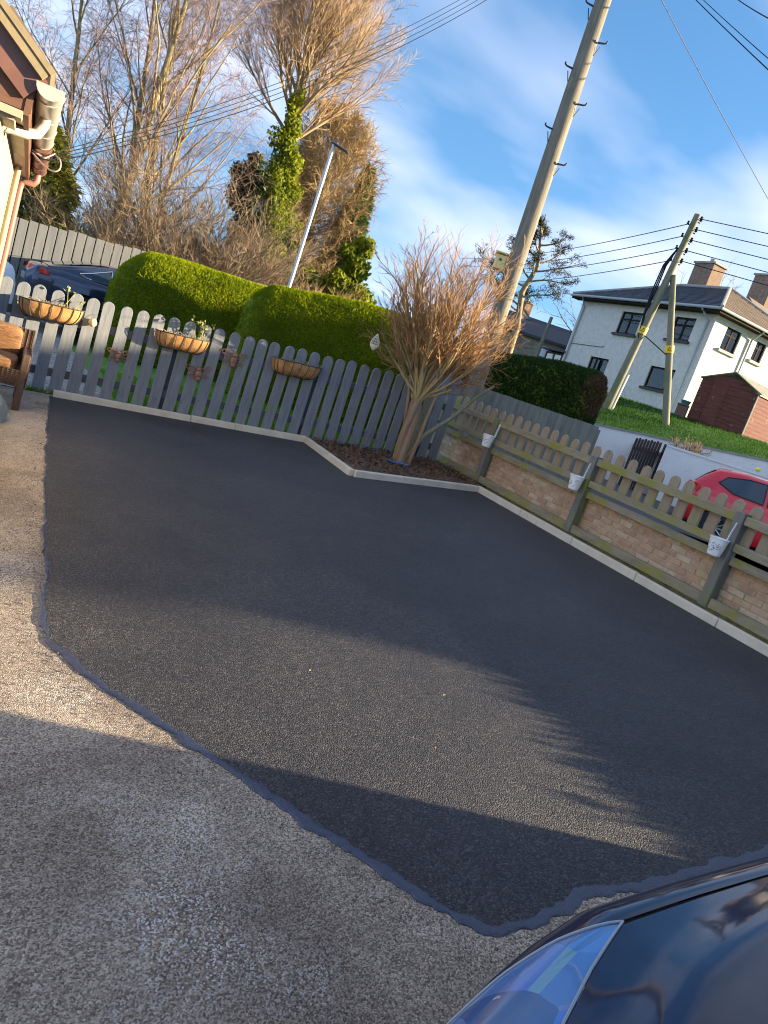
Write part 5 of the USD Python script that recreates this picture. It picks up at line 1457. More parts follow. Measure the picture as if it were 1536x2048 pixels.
part(t, 'plinth', MB().box((HX - .012, (HY + HYL) / 2, 2.95), (.02, HYL - HY + .03, .62)).box(((HX + HXR) / 2, HY - .012, 2.95), (HXR - HX, .02, .62)), M['plinth'])


def house_window(axis, a, b, c, d, curtain, vert, transom, sillm):
    def bx(p, q, z0, z1, dep0, dep1):
        mb = MB()
        if axis == 'x':
            return mb.box((HX + (dep0 + dep1) / 2, (p + q) / 2, (z0 + z1) / 2), (dep1 - dep0, q - p, z1 - z0))
        return mb.box(((p + q) / 2, HY + (dep0 + dep1) / 2, (z0 + z1) / 2), (q - p, dep1 - dep0, z1 - z0))
    fr = MB(); w = .065
    for p, q, z0, z1 in ((a, a + w, c, d), (b - w, b, c, d), (a + w, b - w, c, c + w), (a + w, b - w, d - w, d)):
        v, f = bx(p, q, z0, z1, .06, .13).mesh(); fr.add(v, f)
    if vert:
        m = a + (b - a) * vert
        v, f = bx(m - .035, m + .035, c + w, d - w, .065, .125).mesh(); fr.add(v, f)
    if transom:
        v, f = bx(a + w, b - w, c + (d - c) * .64, c + (d - c) * .64 + .06, .068, .122).mesh(); fr.add(v, f)
    wp = part(t, 'window', fr, M['frame'])
    sub(wp, 'pane', bx(a + w * .5, b - w * .5, c + w * .5, d - w * .5, .092, .098), M['pane'])
    # reveal lining and sill
    sub(wp, 'sill', bx(a - .10, b + .10, c - .10, c - .002, -.10, .10), sillm)
    if curtain:
        sub(wp, 'curtain', bx(a + .03, b - .03, c + .03, d - .03, .108, .116), M[curtain])


for i, (w_, cu, ve) in enumerate(zip(wins_left, ('curtain', 'curtain', 'curtain', 'blind'), (.55, .5, .70, .22))):
    house_window('x', *w_, cu, ve, i < 2, M['sill'])
for i, (w_, cu) in enumerate(zip(wins_right, ('blind', 'blind', 'curtain', 'curtain', 'blind'))):
    house_window('y', *w_, cu, .5, True, M['sill_light'])
# roof: hips
OV = .42
rx0, rx1, ry0, ry1 = HX - OV, HXR + OV, HY - OV, HYL + OV
rz, half = EZ + .10, 3.6
RH = 1.85
ym, xm = (ry0 + ry1) / 2, (rx0 + rx1) / 2
A_, B_, C2, D2 = np.array([rx0, ry0, rz]), np.array([rx1, ry0, rz]), np.array([rx1, ry1, rz]), np.array([rx0, ry1, rz])
E1, E2 = np.array([xm, ry0 + half, rz + RH]), np.array([xm, ry1 - 2.4, rz + RH])
roof_under = part(t, 'roof', MB().add([A_, B_, C2, D2, E1, E2], [[0, 1, 4], [1, 2, 5], [1, 5, 4], [2, 3, 5], [3, 0, 4], [3, 4, 5], [0, 2, 1], [0, 3, 2]]), M['slate'])


def slates(a, b, top_a, top_b, rows, name, m, w0):
    """Courses of slates as lapped strips on the slope a-b (eave) to top_a-top_b."""
    mb = MB(); rr_ = np.random.default_rng(91)
    nrm = unit(np.cross(b - a, top_a - a)); nrm *= np.sign(nrm[2])
    for k in range(rows):
        u0, u1 = k / rows, (k + 1.12) / rows
        u1 = min(u1, 1)
        p0, p1 = a + (top_a - a) * u0, b + (top_b - b) * u0
        q0, q1 = a + (top_a - a) * u1, b + (top_b - b) * u1
        n_ = max(1, int(np.linalg.norm(p1 - p0) / w0))
        for j in range(n_):
            s0, s1 = (j + .5 * (k % 2) * (j > 0)) / n_, min(1, (j + 1 + .5 * (k % 2)) / n_)
            g = .004
            V_ = [p0 + (p1 - p0) * (s0 + g / n_) + nrm * (.045 + rr_.uniform(0, .008)), p0 + (p1 - p0) * (s1 - g / n_) + nrm * .047, q0 + (q1 - q0) * (s1 - g / n_) + nrm * .018, q0 + (q1 - q0) * (s0 + g / n_) + nrm * .018]
            V_ += [V_[0] - nrm * .02, V_[1] - nrm * .02]
            mb.add(V_, [[0, 1, 2], [0, 2, 3], [0, 4, 5], [0, 5, 1]])
    sub(roof_under, name, mb, m)


slates(A_, D2, E1, E2, 16, 'slates', M['slate'], .55)
slates(A_, B_, E1, E1, 16, 'tiles', M['tile_brown'], .5)
for p, q in ((A_, E1), (D2, E2), (E1, E2), (B_, E1)):
    sub(roof_under, 'ridge', MB().tube([p + [0, 0, .05], q + [0, 0, .06]], .075, 7), M['chimney_render'])
part(t, 'fascia', MB().box((rx0 + .03, ym, rz - .08), (.04, ry1 - ry0, .17)).box(((rx0 + rx1) / 2, ry0 + .03, rz - .08), (rx1 - rx0, .04, .17)).box((HX - OV / 2, ym, rz - .15), (OV - .06, ry1 - ry0 - .1, .02)).box(((rx0 + rx1) / 2, HY - OV / 2, rz - .155), (rx1 - rx0 - .9, OV - .06, .02)), M['frame'])
part(t, 'gutter', MB().tube([(rx0 - .05, ry0 - .05, rz - .02), (rx0 - .05, ry1, rz - .04)], .055, 8).tube([(rx0 - .05, ry0 - .05, rz - .02), (rx1, ry0 - .05, rz - .04)], .055, 8), M['gutter_grey'], smooth=40)
for dpts in ([(rx0 - .05, 28.6, rz - .05), (HX - .06, 28.75, rz - .42), (HX - .06, 28.78, 2.8)], [(rx0 - .05, 21.55, rz - .05), (HX - .06, 21.40, rz - .42), (HX - .06, 21.40, 2.8)], [(25.0, ry0 - .05, rz - .05), (25.0, HY - .06, rz - .45), (25.0, HY - .06, 2.8)]):
    part(t, 'downpipe', MB().tube(dpts, .042, 8), M['gutter_grey'], smooth=40)
def chimney(t, x, y, z0, z1, w, d, pots):
    zm = z0 + (z1 - z0) * .38
    c = part(t, 'chimney', MB().box((x, y, (z0 + zm) / 2), (w * 1.12, d * 1.12, zm - z0)), M['chimney_render'])
    nr_ = int((z1 - zm) / .085); mb = MB()
    for k in range(nr_):
        n_ = 4
        for j in range(n_):
            off = (.5 if k % 2 else 0)
            mb.box((x, y - d / 2 + d * (j + .5) / n_, zm + .085 * (k + .5)), (w - .006 * (j % 2), d / n_ - .012, .073))
    sub(c, 'bricks', mb, M['chimney'])
    sub(c, 'core', MB().box((x, y, (zm + z1) / 2), (w - .03, d - .03, z1 - zm)), M['mortar'])
    sub(c, 'cap', MB().box((x, y, z1 + .03), (w * 1.12, d * 1.12, .08)), M['chimney_render'])
    for k in range(pots):
        sub(c, 'pot', MB().lathe([(.12, 0), (.10, .22), (.115, .25), (.09, .25), (.08, .02)], (x, y + (k - (pots - 1) / 2) * .4, z1 + .06), 12), M['chimney_render'], smooth=40)


chimney(t, 27.0, 26.5, 8.8, 10.60, .80, 1.15, 1)

part(t, 'wall_cable', MB().tube([(HX - .01, 28.9, 5.35), (HX - .015, 26.6, 5.42), (HX - .015, 26.5, 5.50)], .012, 5), M['wire'])

# ---------------------------------------------------------------- red shed, bin
t = thing('garden_shed', 'red-brown wooden shed with pitched felt roof beside the white house', 'shed', (20.2, 17.2, 3.0))
a2, b2 = np.array([19.66, 17.77]), np.array([20.79, 16.43])
d = unit(b2 - a2); nrm = np.array([d[1], -d[0]]);  nrm = nrm if nrm @ np.array([0.75, .66]) > 0 else -nrm
Lf = np.linalg.norm(b2 - a2)
zb_, ze_, za_ = 3.02, 4.47, 4.88
up = np.array([0, 0, 1.0]); d3, n3 = np.array([*d, 0]), np.array([*nrm, 0])
rr = np.random.default_rng(92)
nbd = 14
for k in range(nbd):
    z0, z1 = zb_ + (za_ - zb_) * k / nbd, zb_ + (za_ - zb_) * (k + 1) / nbd - .006
    def wid(z): return (0, Lf) if z < ze_ else (Lf / 2 * (z - ze_) / (za_ - ze_), Lf - Lf / 2 * (z - ze_) / (za_ - ze_))
    l0, r0_ = wid(z0); l1, r1_ = wid(z1)
    if r1_ - l1 > .05:
        part(t, 'board', MB().prism([(l0, z0), (r0_, z0), (r1_, z1), (l1, z1)], np.array([*a2, 0]) - n3 * (.0 + .008 * (k % 2)), d3, up, -n3, .02), M['shed'])
Ls = 2.6
for k in range(11):
    z0, z1 = zb_ + (ze_ - zb_) * k / 11, zb_ + (ze_ - zb_) * (k + 1) / 11 - .006
    o_ = np.array([*b2, 0])
    part(t, 'board', MB().prism([(0, z0), (Ls, z0), (Ls, z1), (0, z1)], o_ + d3 * .002 + n3 * .02, n3 if False else d3 * .55 + n3 * .835, up, unit(np.cross(d3 * .55 + n3 * .835, up)), .02), M['shed'])
dr = part(t, 'door', MB().prism([(.38, zb_ + .05), (.84, zb_ + .05), (.84, ze_ + .02), (.38, ze_ + .02)], np.array([*a2, 0]) - n3 * .035, d3, up, -n3, .02), M['shed'], label='door with flaking paint')
sub(dr, 'handle', MB().box(np.array([*a2, 3.75]) + d3 * .79 - n3 * .065, (.03, .03, .10)), M['iron'])
part(t, 'corner_post', MB().box((*b2, (zb_ + ze_) / 2), (.06, .06, ze_ - zb_ + .02)), M['shed_roof'])
sd = d3 * .55 + n3 * .835
ap = np.array([*((a2 + b2) / 2), za_ + .04])
for sgn, e in ((-1, np.array([*a2, ze_ + .0]) - d3 * .08), (1, np.array([*b2, ze_ + .0]) + d3 * .08)):
    part(t, 'roof', MB().add([ap - n3 * .1, e - n3 * .1, e + sd * Ls, ap + sd * Ls, ap - n3 * .1 + up * .035, e - n3 * .1 + up * .035, e + sd * Ls + up * .035, ap + sd * Ls + up * .035], [[0, 1, 2], [0, 2, 3], [4, 6, 5], [4, 7, 6], [0, 4, 5], [0, 5, 1], [1, 5, 6], [1, 6, 2]]), M['shed_roof'])
part(t, 'lining', MB().prism([(.02, zb_), (Lf - .02, zb_), (Lf - .02, ze_ - .04), (Lf / 2, za_ - .06), (.02, ze_ - .04)], np.array([*a2, 0]) + n3 * .03, d3, up, n3, .02).prism([(0.03, zb_), (Ls, zb_), (Ls, ze_ - .04), (0.03, ze_ - .04)], np.array([*b2, 0]) + n3 * .05 - d3 * .05, d3 * .55 + n3 * .835, up, unit(np.cross(up, d3 * .55 + n3 * .835)), .02), M['room'])
part(t, 'base', MB().box((*((a2 + b2) / 2 + nrm * .5), 2.93), (Lf, .9, .14), rot_z(math.atan2(d[1], d[0]))), M['chimney_render'])
t = thing('wheelie_bin', 'brown bin standing beside the red shed', 'bin', (19.5, 17.95, 2.9))
part(t, 'bin', MB().box((19.48, 17.92, 3.18), (.36, .42, .56), rot_z(-.86), ch=.03), M['brown_bin'])
part(t, 'lid', MB().box((19.48, 17.92, 3.475), (.39, .45, .04), rot_z(-.86), ch=.012), M['brown_bin'])
t = thing('plastic_tub', 'dark teal tub heaped on top of the brown bin', 'tub', (19.5, 17.93, 3.5))
part(t, 'tub', MB().lathe([(.001, 0), (.12, 0), (.16, .12), (.17, .13), (.14, .14), (.11, .05), (.001, .05)], (19.50, 17.90, 3.50), 18), M['teal'], smooth=40)

# ---------------------------------------------------------------- retaining wall, gate, low wall
t = thing('retaining_wall', 'white painted retaining wall holding up the green lawn', 'wall', (*rp(20.9, 0), 1.0))
pts = [(rp(20.88, -6.5), 1.55), (rp(20.88, -2.4), 1.87), (rp(20.88, 0), 2.14), (rp(20.88, 1.85), 2.36), (rp(20.88, 9), 2.6)]
mb, cop = MB(), MB()
for (p, z0), (q, z1) in zip(pts, pts[1:]):
    v = []
    for (c, z) in ((p, z0), (q, z1)):
        for off, zz in ((-.1, 0), (.1, 0), (.1, z), (-.1, z)):
            v.append((*(c + RN * off), zz))
    mb.add(v, [[0, 1, 5, 4], [1, 2, 6, 5], [2, 3, 7, 6], [3, 0, 4, 7]])
    cop.beam((*p, z0 + .02), (*q, z1 + .02), .26, .05)
part(t, 'wall', mb, M['white_wall'])
part(t, 'coping', cop, M['chimney_render'])
t = thing('low_wall', 'lower white roughcast wall behind the red car', 'wall', (*rp(19.0, .1), .4))
w0_, w1_ = np.array([13.98, 12.86]), np.array([17.4, 8.6])
mb = MB(); dd = unit(w1_ - w0_); nn = np.array([-dd[1], dd[0]])
zt0, zt1 = 1.90, 1.98
v = []
for c, z in ((w0_, zt0), (w1_, zt1)):
    for off, zz in ((-.09, .1), (.09, .1), (.09, z), (-.09, z)):
        v.append((*(c + nn * off), zz))
part(t, 'wall', mb.add(v, [[0, 1, 5, 4], [1, 2, 6, 5], [2, 3, 7, 6], [3, 0, 4, 7], [0, 3, 2, 1], [4, 5, 6, 7]]), M['white_wall'])
part(t, 'coping', MB().beam((*w0_, zt0 + .02), (*w1_, zt1 + .02), .22, .05), M['white_wall'])
t = thing('garden_gate', 'dark brown board gate between the two white walls', 'gate', (14.0, 13.5, .5))
g0_, g1_ = np.array([13.84, 13.75]), np.array([14.26, 13.28]); d = unit(g1_ - g0_); Lg = np.linalg.norm(g1_ - g0_) * 1.0
for k in range(9):
    c = g0_ + d * (k + .5) * Lg / 9
    part(t, 'board', MB().prism(rounded_picket(Lg / 9 - .006, 1.40 + .02 * (k % 2), 6), (*c, .47 + .01 * k), (*d, 0), (0, 0, 1), unit(np.cross([*d, 0], [0, 0, 1])), .02), M['gate_brown'])
for z in (.8, 1.6):
    part(t, 'rail', MB().beam((*(g0_ + nn * .03), z), (*(g1_ + nn * .03), z + .05), .03, .08), M['gate_brown'])
r = np.random.default_rng(95)
t = thing('board_fence', 'low dark brown fence boards right of the gate above the low wall', 'fence', (14.4, 13.1, 1.2))
for k in range(7):
    c = np.array([14.32, 13.22]) + dd * .075 * k + nn * .0
    part(t, 'board', MB().prism(rounded_picket(.066, 1.02 - .01 * k, 6), (*c, .93), (*dd, 0), (0, 0, 1), unit(np.cross([*dd, 0], [0, 0, 1])), .02), M['gate_brown'])
strip = Polygon([tuple(w0_ + nn * .1), tuple(w1_ + nn * .1), tuple(rp(20.77, 6)), tuple(rp(20.77, -1.3))])
single('planting_strip', sheet(strip, lambda x, y: 0 * x + 1.72, 0), M['soil'], kind='structure')
twig_bush('small dark bare shrub between the two white walls', (14.95, 13.05, 1.7), .62, .5, 96, 22, M['bush_twig'], None, r0=.012)
t = thing('flower_clump', 'yellow flower among stems above the low white wall', 'plant', (16.1, 11.9, 1.72))
L_, R_ = [], []
for k in range(60):
    b = np.array([16.0 + r.normal(0, .35), 11.95 + r.normal(0, .3), 1.7]); L_.append(np.array([b, b + [r.normal(0, .03), r.normal(0, .03), .16], b + [r.normal(0, .08), r.normal(0, .08), r.uniform(.2, .34)]])); R_.append([.006, .005, .003])
part(t, 'stems', tubes(L_, R_, 3), M['bush_twig'])
part(t, 'flower', MB().blob((15.9, 11.75, 2.07), (.06, .06, .045), 2, .2, 2, 3), M['daffodil'])

# ---------------------------------------------------------------- A-frame pole
t = thing('utility_pole', 'leaning wooden A-frame pole carrying insulators, braced by a second pole', 'utility pole', (16.1, 17.8, 1.4))
ab, at_ = np.array([16.14, 17.78, 1.25]), np.array([16.50, 17.42, 8.55])
lp_ = lambda u: ab + (at_ - ab) * u
mb = MB().tube([lp_(u) for u in np.linspace(0, 1, 8)], np.linspace(.138, .092, 8), 14)
part(t, 'main_pole', mb, M['pole_green'], smooth=50)
bb, bt = np.array([17.55, 16.20, 1.9]), lp_(.755) + cr * .12
BRACE = (bb, bt)
part(t, 'brace_pole', MB().tube([bb + (bt - bb) * u for u in np.linspace(0, 1, 6)], np.linspace(.118, .088, 6), 14), M['pole_green'], smooth=50)
for (p0_, p1_, u) in ((ab, at_, .515), (bb, bt, .575)):
    c = p0_ + (p1_ - p0_) * u; ax_ = unit(p1_ - p0_)
    s_ = part(t, 'warning_band', MB().tube([c - ax_ * .11, c + ax_ * .11], .130, 16, cap=False), M['yellow'], smooth=60)
    vd = unit(np.array([-c[0], -c[1], 0]))
    rt = np.cross([0, 0, 1.0], vd) * -1; o_ = c + vd * .128
    tri = Polygon([(-.07, -.05), (.07, -.05), (0, .075)]).difference(Polygon([(-.045, -.035), (.045, -.035), (0, .045)]))
    sub(s_, 'hazard_triangle', MB().extrude(tri, o_, rt, ax_, vd, .006), M['yellow_print'])
part(t, 'tie_rod', MB().tube([lp_(.505), bb + (bt - bb) * .53], .02, 6), M['iron'])
part(t, 'conduit', MB().tube([lp_(u) + cr * .17 for u in np.linspace(.0, .33, 4)], .045, 8), M['steel'], smooth=40)
for k in range(3):
    part(t, 'cable', MB().tube([lp_(.86) - cr * (.10 + .0 * k), lp_(.78) - cr * (.28 - .04 * k), lp_(.68) - cr * (.26 - .05 * k), lp_(.58) - cr * (.19 - .02 * k), lp_(.48) - cr * .1 + [0, -.1, 0]], .022, 5), M['wire'])
INS = []
for k in range(5):
    u = .975 - .043 * k
    p = lp_(u); q = p + cr * .16 + np.array([0, 0, -.0])
    ins = part(t, 'insulator_arm', MB().tube([p, q + [0, 0, -.02], q + [0, 0, .08]], .018, 6), M['iron'])
    sub(ins, 'insulator', MB().lathe([(.02, 0), (.055, .02), (.03, .05), (.06, .07), (.03, .10), (.045, .13), (.01, .15)], q + [0, 0, .03], 10), M['insulator'], smooth=40)
    INS.append(q + [0, 0, .1])
for k in range(4):
    p = lp_(.955 - .05 * k)
    ins = part(t, 'insulator_arm', MB().tube([p, p - cr * .15], .016, 6), M['iron'])
    sub(ins, 'insulator', MB().lathe([(.02, 0), (.045, .03), (.02, .06), (.04, .09), (.01, .1)], p - cr * .15, 8), M['insulator'], smooth=40)

# ---------------------------------------------------------------- wires
def wire(pts, rad, label, m=None, sag=0.0, group=None, n=24):
    p, q = np.array(pts[0], float), np.array(pts[-1], float); u = np.linspace(0, 1, n)[:, None]
    P = p + (q - p) * u; P[:, 2] -= sag * 4 * (u * (1 - u))[:, 0]
    single('overhead_wire', MB().tube(P, rad, 5), m or M['wire'], label, 'wire', group)


ORD5 = ('topmost', 'second from top', 'middle', 'second from bottom', 'lowest')
ORD4 = ('topmost', 'second', 'third', 'lowest')
for k in range(5):
    q = INS[k]
    wire([q, q + np.array([13.5, -13.0, 1.1 - .22 * k]) * 1.4], .013, f'{ORD5[k]} of the five parallel wires running right from the A-frame pole', sag=.15, group='five wires right of the A-frame pole')
for k in range(4):
    q = lp_(.955 - .05 * k) - cr * .15
    wire([q, np.array([24.0 + .3 * k, 44.0, 9.6 - .38 * k])], .013, f'{ORD4[k]} of the four wires running left from the A-frame pole past the pine', sag=.35, group='four wires left of the A-frame pole')
for k in range(4):
    wire([pp(8.35) - cr * .12 + np.array([0, 0, -.07 * k]), np.array([.02, 5.75 + .03 * k, 2.13 - .02 * k])],   .0028 + .0008 * (k == 3), f'{ORD4[k]} of the four dark cables strung from the tall pole to the bungalow eaves', sag=.42 + .015 * k, group='service cables to the bungalow')
wire([np.array([5.75, 9.37, 7.9]), np.array([12.4, 9.56, 5.4])], .0055, 'thin pale drop wire slanting down at the right of the tall pole', M['wire_light'], sag=.06)
for k, (p, q, w) in enumerate((((11.25, 15.37, 11.78), (8.18, 6.9, 5.93), .009), ((11.44, 15.22, 11.75), (8.05, 7.03, 6.16), .007), ((12.26, 14.52, 11.69), (7.5, 7.51, 6.93), .009))):
    wire([np.array(p), np.array(q)], w, ('left one of the close pair of dark wires in the top right sky', 'right one of the close pair of dark wires in the top right sky', 'dark wire cutting the extreme top right corner')[k], sag=.03, group='wires across the top right corner')

# ---------------------------------------------------------------- houses beyond the white house
t = thing('far_house', 'distant white house with slate roof left of the pebble-dashed house', 'house', (25.5, 35, 3.5))
def gable_house(t, c, rot, lx, ly, zb, ze, zr, wallm, roofm):
    R_ = rot_z(rot); P = lambda x, y, z: np.array([*(np.array(c) + (R_ @ np.array([x, y, 0]))[:2]), z])
    mb = MB()
    A = [P(-lx, -ly, zb), P(lx, -ly, zb), P(lx, ly, zb), P(-lx, ly, zb), P(-lx, -ly, ze), P(lx, -ly, ze), P(lx, ly, ze), P(-lx, ly, ze), P(-lx, 0, zr), P(lx, 0, zr)]
    mb.add(A, [[0, 1, 5], [0, 5, 4], [1, 2, 6], [1, 6, 5], [2, 3, 7], [2, 7, 6], [3, 0, 4], [3, 4, 7], [4, 8, 7], [5, 6, 9]])
    part(t, 'wall', mb, wallm)
    o = .25; k = (zr - ze) / ly
    for sy in (-1, 1):
        e0, e1, r0_, r1_ = P(-lx - o, sy * (ly + o), ze - k * o + .05), P(lx + o, sy * (ly + o), ze - k * o + .05), P(-lx - o, 0, zr + .05), P(lx + o, 0, zr + .05)
        up_ = np.array([0, 0, .12])
        part(t, 'roof', MB().add([e0, e1, r1_, r0_, e0 + up_, e1 + up_, r1_ + up_, r0_ + up_], [[0, 1, 2], [0, 2, 3], [4, 6, 5], [4, 7, 6], [0, 4, 5], [0, 5, 1], [1, 5, 6], [1, 6, 2], [3, 2, 6], [3, 6, 7], [0, 3, 7], [0, 7, 4]]), roofm)
    return P


P_ = gable_house(t, (25.9, 34.6), math.radians(-30), 2.4, 1.5, 3.3, 5.45, 6.5, M['white_wall'], M['slate'])
chimney(t, *P_(-1.9, 0, 0)[:2], 6.2, 7.3, .5, .7, 1)
chimney(t, *P_(2.6, 0, 0)[:2], 6.0, 7.3, .6, .8, 2)
part(t, 'dormer', MB().prism([(-.5, 0), (.5, 0), (.5, .35), (0, 1.0), (-.5, .35)], P_(-.6, -1.75, 5.1), unit(P_(1, 0, 0) - P_(0, 0, 0)), (0, 0, 1), unit(P_(0, -1, 0) - P_(0, 0, 0)), .25), M['white_wall'])
part(t, 'window', MB().box(P_(-.6, -2.02, 5.5), (.35, .05, .4), rot_z(math.radians(-30))), M['pane'])
t = thing('stone_barn', 'low stone outbuilding left of the white house', 'outbuilding', (24.0, 32.0, 3.5))
P2 = gable_house(t, (23.5, 32.2), math.radians(-38), 2.3, 1.2, 3.2, 5.3, 5.9, M['stone'], M['slate'])
for k in range(1):
    part(t, 'window', MB().box(P2(.55, -1.22, 4.75), (.5, .06, .5), rot_z(math.radians(-38))), M['blind'])
t = thing('lean_to', 'dark-roofed lean-to porch against the white house end', 'porch', (23.6, 29.9, 3.5))
part(t, 'wall', MB().box((23.7, 29.8, 4.1), (1.6, 1.4, 1.4)), M['gate_brown'])
part(t, 'roof', MB().prism([(-1.0, 0), (1.0, .0), (1.0, .35), (-1.0, .08)], (23.7, 30.7, 4.85), (1, 0, 0), (0, 0, 1), (0, -1, 0), 1.9), M['slate'])
for k in range(2):
    part(t, 'window', MB().box((22.88, 29.45 + .62 * k, 4.3), (.04, .45, .8)), M['curtain'])
t = thing('utility_pole', 'short slim grey post in front of the stone outbuilding', 'post', (21.3, 29.2, 3.5))
part(t, 'shaft', MB().tube([(21.0, 28.6, 3.2), (21.05, 28.55, 6.05)], [.09, .075], 10), M['pole_wood'], smooth=50)
t = thing('wall_ledge', 'cream sunlit rendered gable behind the lean-to', 'gable wall', (25, 32, 3.5))
part(t, 'wall', MB().prism([(0, 0), (2.2, 0), (2.2, 3.0), (1.0, 2.55), (0, 1.9)], (24.3, 32.4, 3.6), (.82, -.57, 0), (0, 0, 1), (-.57, -.82, 0), .3), M['cream_wall'])

t = thing('far_house', 'brown roofed house with stout chimney behind the white house at the right edge', 'house', (31.5, 25, 3.5))
P3 = gable_house(t, (32.3, 25.6), math.radians(8), 3.6, 2.6, 3.0, 7.4, 9.6, M['render'], M['tile_brown'])
chimney(t, 31.2, 26.6, 9.0, 11.5, .95, 1.2, 1)

# ---------------------------------------------------------------- house across the road, out of frame (its shade falls on hedge and drive)
t = thing('opposite_house', 'rendered house across the road to the right with a hipped roof', 'house', (25, 0, .5))
hz0, hz1, hr = .3, 6.15, 7.76
part(t, 'wall', MB().box((25.5, .2, (hz0 + hz1) / 2), (6.4, 12.4, hz1 - hz0)), M['render'])
part(t, 'roof', MB().add([(22, -6.5, hz1), (29, -6.5, hz1), (29, 7.0, hz1), (22, 7.0, hz1), (25.5, 1.2, hr), (25.5, 6.6, hr)], [[0, 1, 4], [1, 2, 5], [1, 5, 4], [2, 3, 5], [3, 0, 4], [3, 4, 5], [0, 3, 2], [0, 2, 1]]), M['slate'])
for yy in (-3.5, -1, 1.5, 4):
    for zz in (1.8, 4.4):
        part(t, 'window', MB().box((22.28, yy, zz), (.06, 1.2, 1.1)), M['car_glass'])

# ---------------------------------------------------------------- bungalow at the left
t = thing('bungalow', 'cream bungalow corner with brown eaves and white gutter at the left edge', 'house', (-.4, 4, 0))
YN, YF = 3.75, 7.35
part(t, 'wall', MB().box((-1.70, 5.56, 1.0), (3.0, 3.58, 2.04)), M['cream_wall'])
part(t, 'soffit', MB().box((-.168, 4.70, 2.035), (.10, 1.85, .02)), M['soffit'])
part(t, 'soffit', MB().box((-.168, 6.48, 2.035), (.10, 1.70, .02)), M['brown_plastic'], label='brown far length of the soffit')
part(t, 'fascia', MB().box((-.115, (YN + YF) / 2, 2.09), (.022, YF - YN, .15)), M['fascia'])
ga = np.array([[-.10, 2.02], [-.10, 2.17], [-.75, 2.66], [-1.6, 3.3], [-1.6, 2.02]])
part(t, 'gable_board', MB().prism([(-.10, 2.17), (-1.7, 3.38), (-1.7, 2.5), (-.36, 2.03), (-.10, 2.03)], (0, YN + .03, 0), (1, 0, 0), (0, 0, 1), (0, -1, 0), .025), M['fascia'])
part(t, 'barge_board', MB().beam((-.07, YN - .03, 2.185), (-1.7, YN - .03, 3.412), .03, .05), M['roof_edge'])
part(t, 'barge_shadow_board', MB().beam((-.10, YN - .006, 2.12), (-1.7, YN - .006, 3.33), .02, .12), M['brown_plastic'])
part(t, 'gable_soffit', MB().box((-.29, YN - .02, 2.0), (.33, .12, .03)).box((-.75, YN + .10, 1.98), (1.2, .3, .02)), M['soffit'])
rf = part(t, 'roof', MB().beam((-.05, (YN + YF) / 2, 2.20), (-1.77, (YN + YF) / 2, 3.495), YF - YN + .1, .025), M['roof_edge'])
rr = np.random.default_rng(97)
rdir = unit(np.array([-1.72, 0, 1.295])); rn = np.array([-rdir[2], 0, rdir[0]]); rn = rn if rn[2] > 0 else -rn
for k in range(9):
    for j in range(12):
        c = np.array([-.07, YN + .03 + .30 * (j + .5), 2.205]) + rdir * (.235 * k + .12) + rn * (.025 + .004 * rr.random())
        Rm = np.stack([rdir, np.array([0, 1.0, 0]), np.cross(rdir, [0, 1.0, 0])], 1)
        tl = np.array([[math.cos(.06), 0, math.sin(.06)], [0, 1, 0], [-math.sin(.06), 0, math.cos(.06)]])
        sub(rf, 'tile', MB().box(c, (.27, .294, .018), Rm @ tl), M['tile_brown'])
def half_gutter(y0, y1, x, z, m, nm, rad=.056):
    a = np.linspace(np.pi, 2 * np.pi, 11); out_ = np.column_stack([np.cos(a) * rad, np.sin(a) * rad]); inn = np.column_stack([np.cos(a[::-1]) * (rad - .004), np.sin(a[::-1]) * (rad - .004)])
    ring = np.vstack([out_, inn])
    G = np.array([[(x + p[0], y, z + p[1]) for p in ring] for y in (y0, y1)])
    mb = MB().grid(G, closed=True)
    g_ = part(t, nm, mb, m, smooth=40)
    cap = MB().prism(np.vstack([out_, [[rad, .0]]])[:-1], (x, y0, z), (1, 0, 0), (0, 0, 1), (0, -1, 0), .006)
    sub(g_, 'end_cap', cap, m)
    for yb in np.arange(y0 + .12, y1, .55):
        b_ = np.linspace(np.pi, 2 * np.pi, 9)
        sub(g_, 'bracket', MB().tube([(x + math.cos(q) * (rad + .003), yb, z + math.sin(q) * (rad + .003)) for q in b_], .0045, 5), m)


half_gutter(3.72, 5.55, -.048, 2.155, M['white_plastic'], 'gutter')
half_gutter(5.56, 7.42, -.048, 2.135, M['brown_plastic'], 'gutter')
part(t, 'swan_neck', MB().tube([(-.048, 4.28, 2.13), (-.05, 4.28, 2.075), (-.07, 4.27, 2.025), (-.11, 4.24, 2.005), (-.22, 4.15, 1.99), (-.30, 4.05, 1.985), (-.50, 3.80, 1.98)], .027, 12), M['white_plastic'], smooth=50)
part(t, 'pipe_collar', MB().tube([(-.185, 4.178, 1.995), (-.205, 4.162, 1.993)], .031, 12).tube([(-.25, 4.11, 1.988), (-.285, 4.07, 1.986)], .032, 12), M['white_plastic'], smooth=50)
part(t, 'downpipe', MB().tube([(-.048, 7.30, 2.10), (-.045, 7.30, 2.03), (-.06, 7.30, 2.0), (-.12, 7.3, 1.995), (-.148, 7.3, 1.98), (-.155, 7.3, 1.93), (-.155, 7.3, .05)], .027, 10), M['pink_plastic'], smooth=50)
part(t, 'wall_pipe', MB().tube([(-.172, 6.45, 2.03), (-.172, 6.45, .05)], .022, 10), M['soffit'], smooth=50)
def rounded(pts, k=3):
    P = np.array(pts, float)
    for _ in range(k):
        Q = np.empty((2 * len(P), 3)); Q[0], Q[-1] = P[0], P[-1]
        Q[1:-1:2], Q[2:-1:2] = P[:-1] * .75 + P[1:] * .25, P[:-1] * .25 + P[1:] * .75
        P = Q
    return P


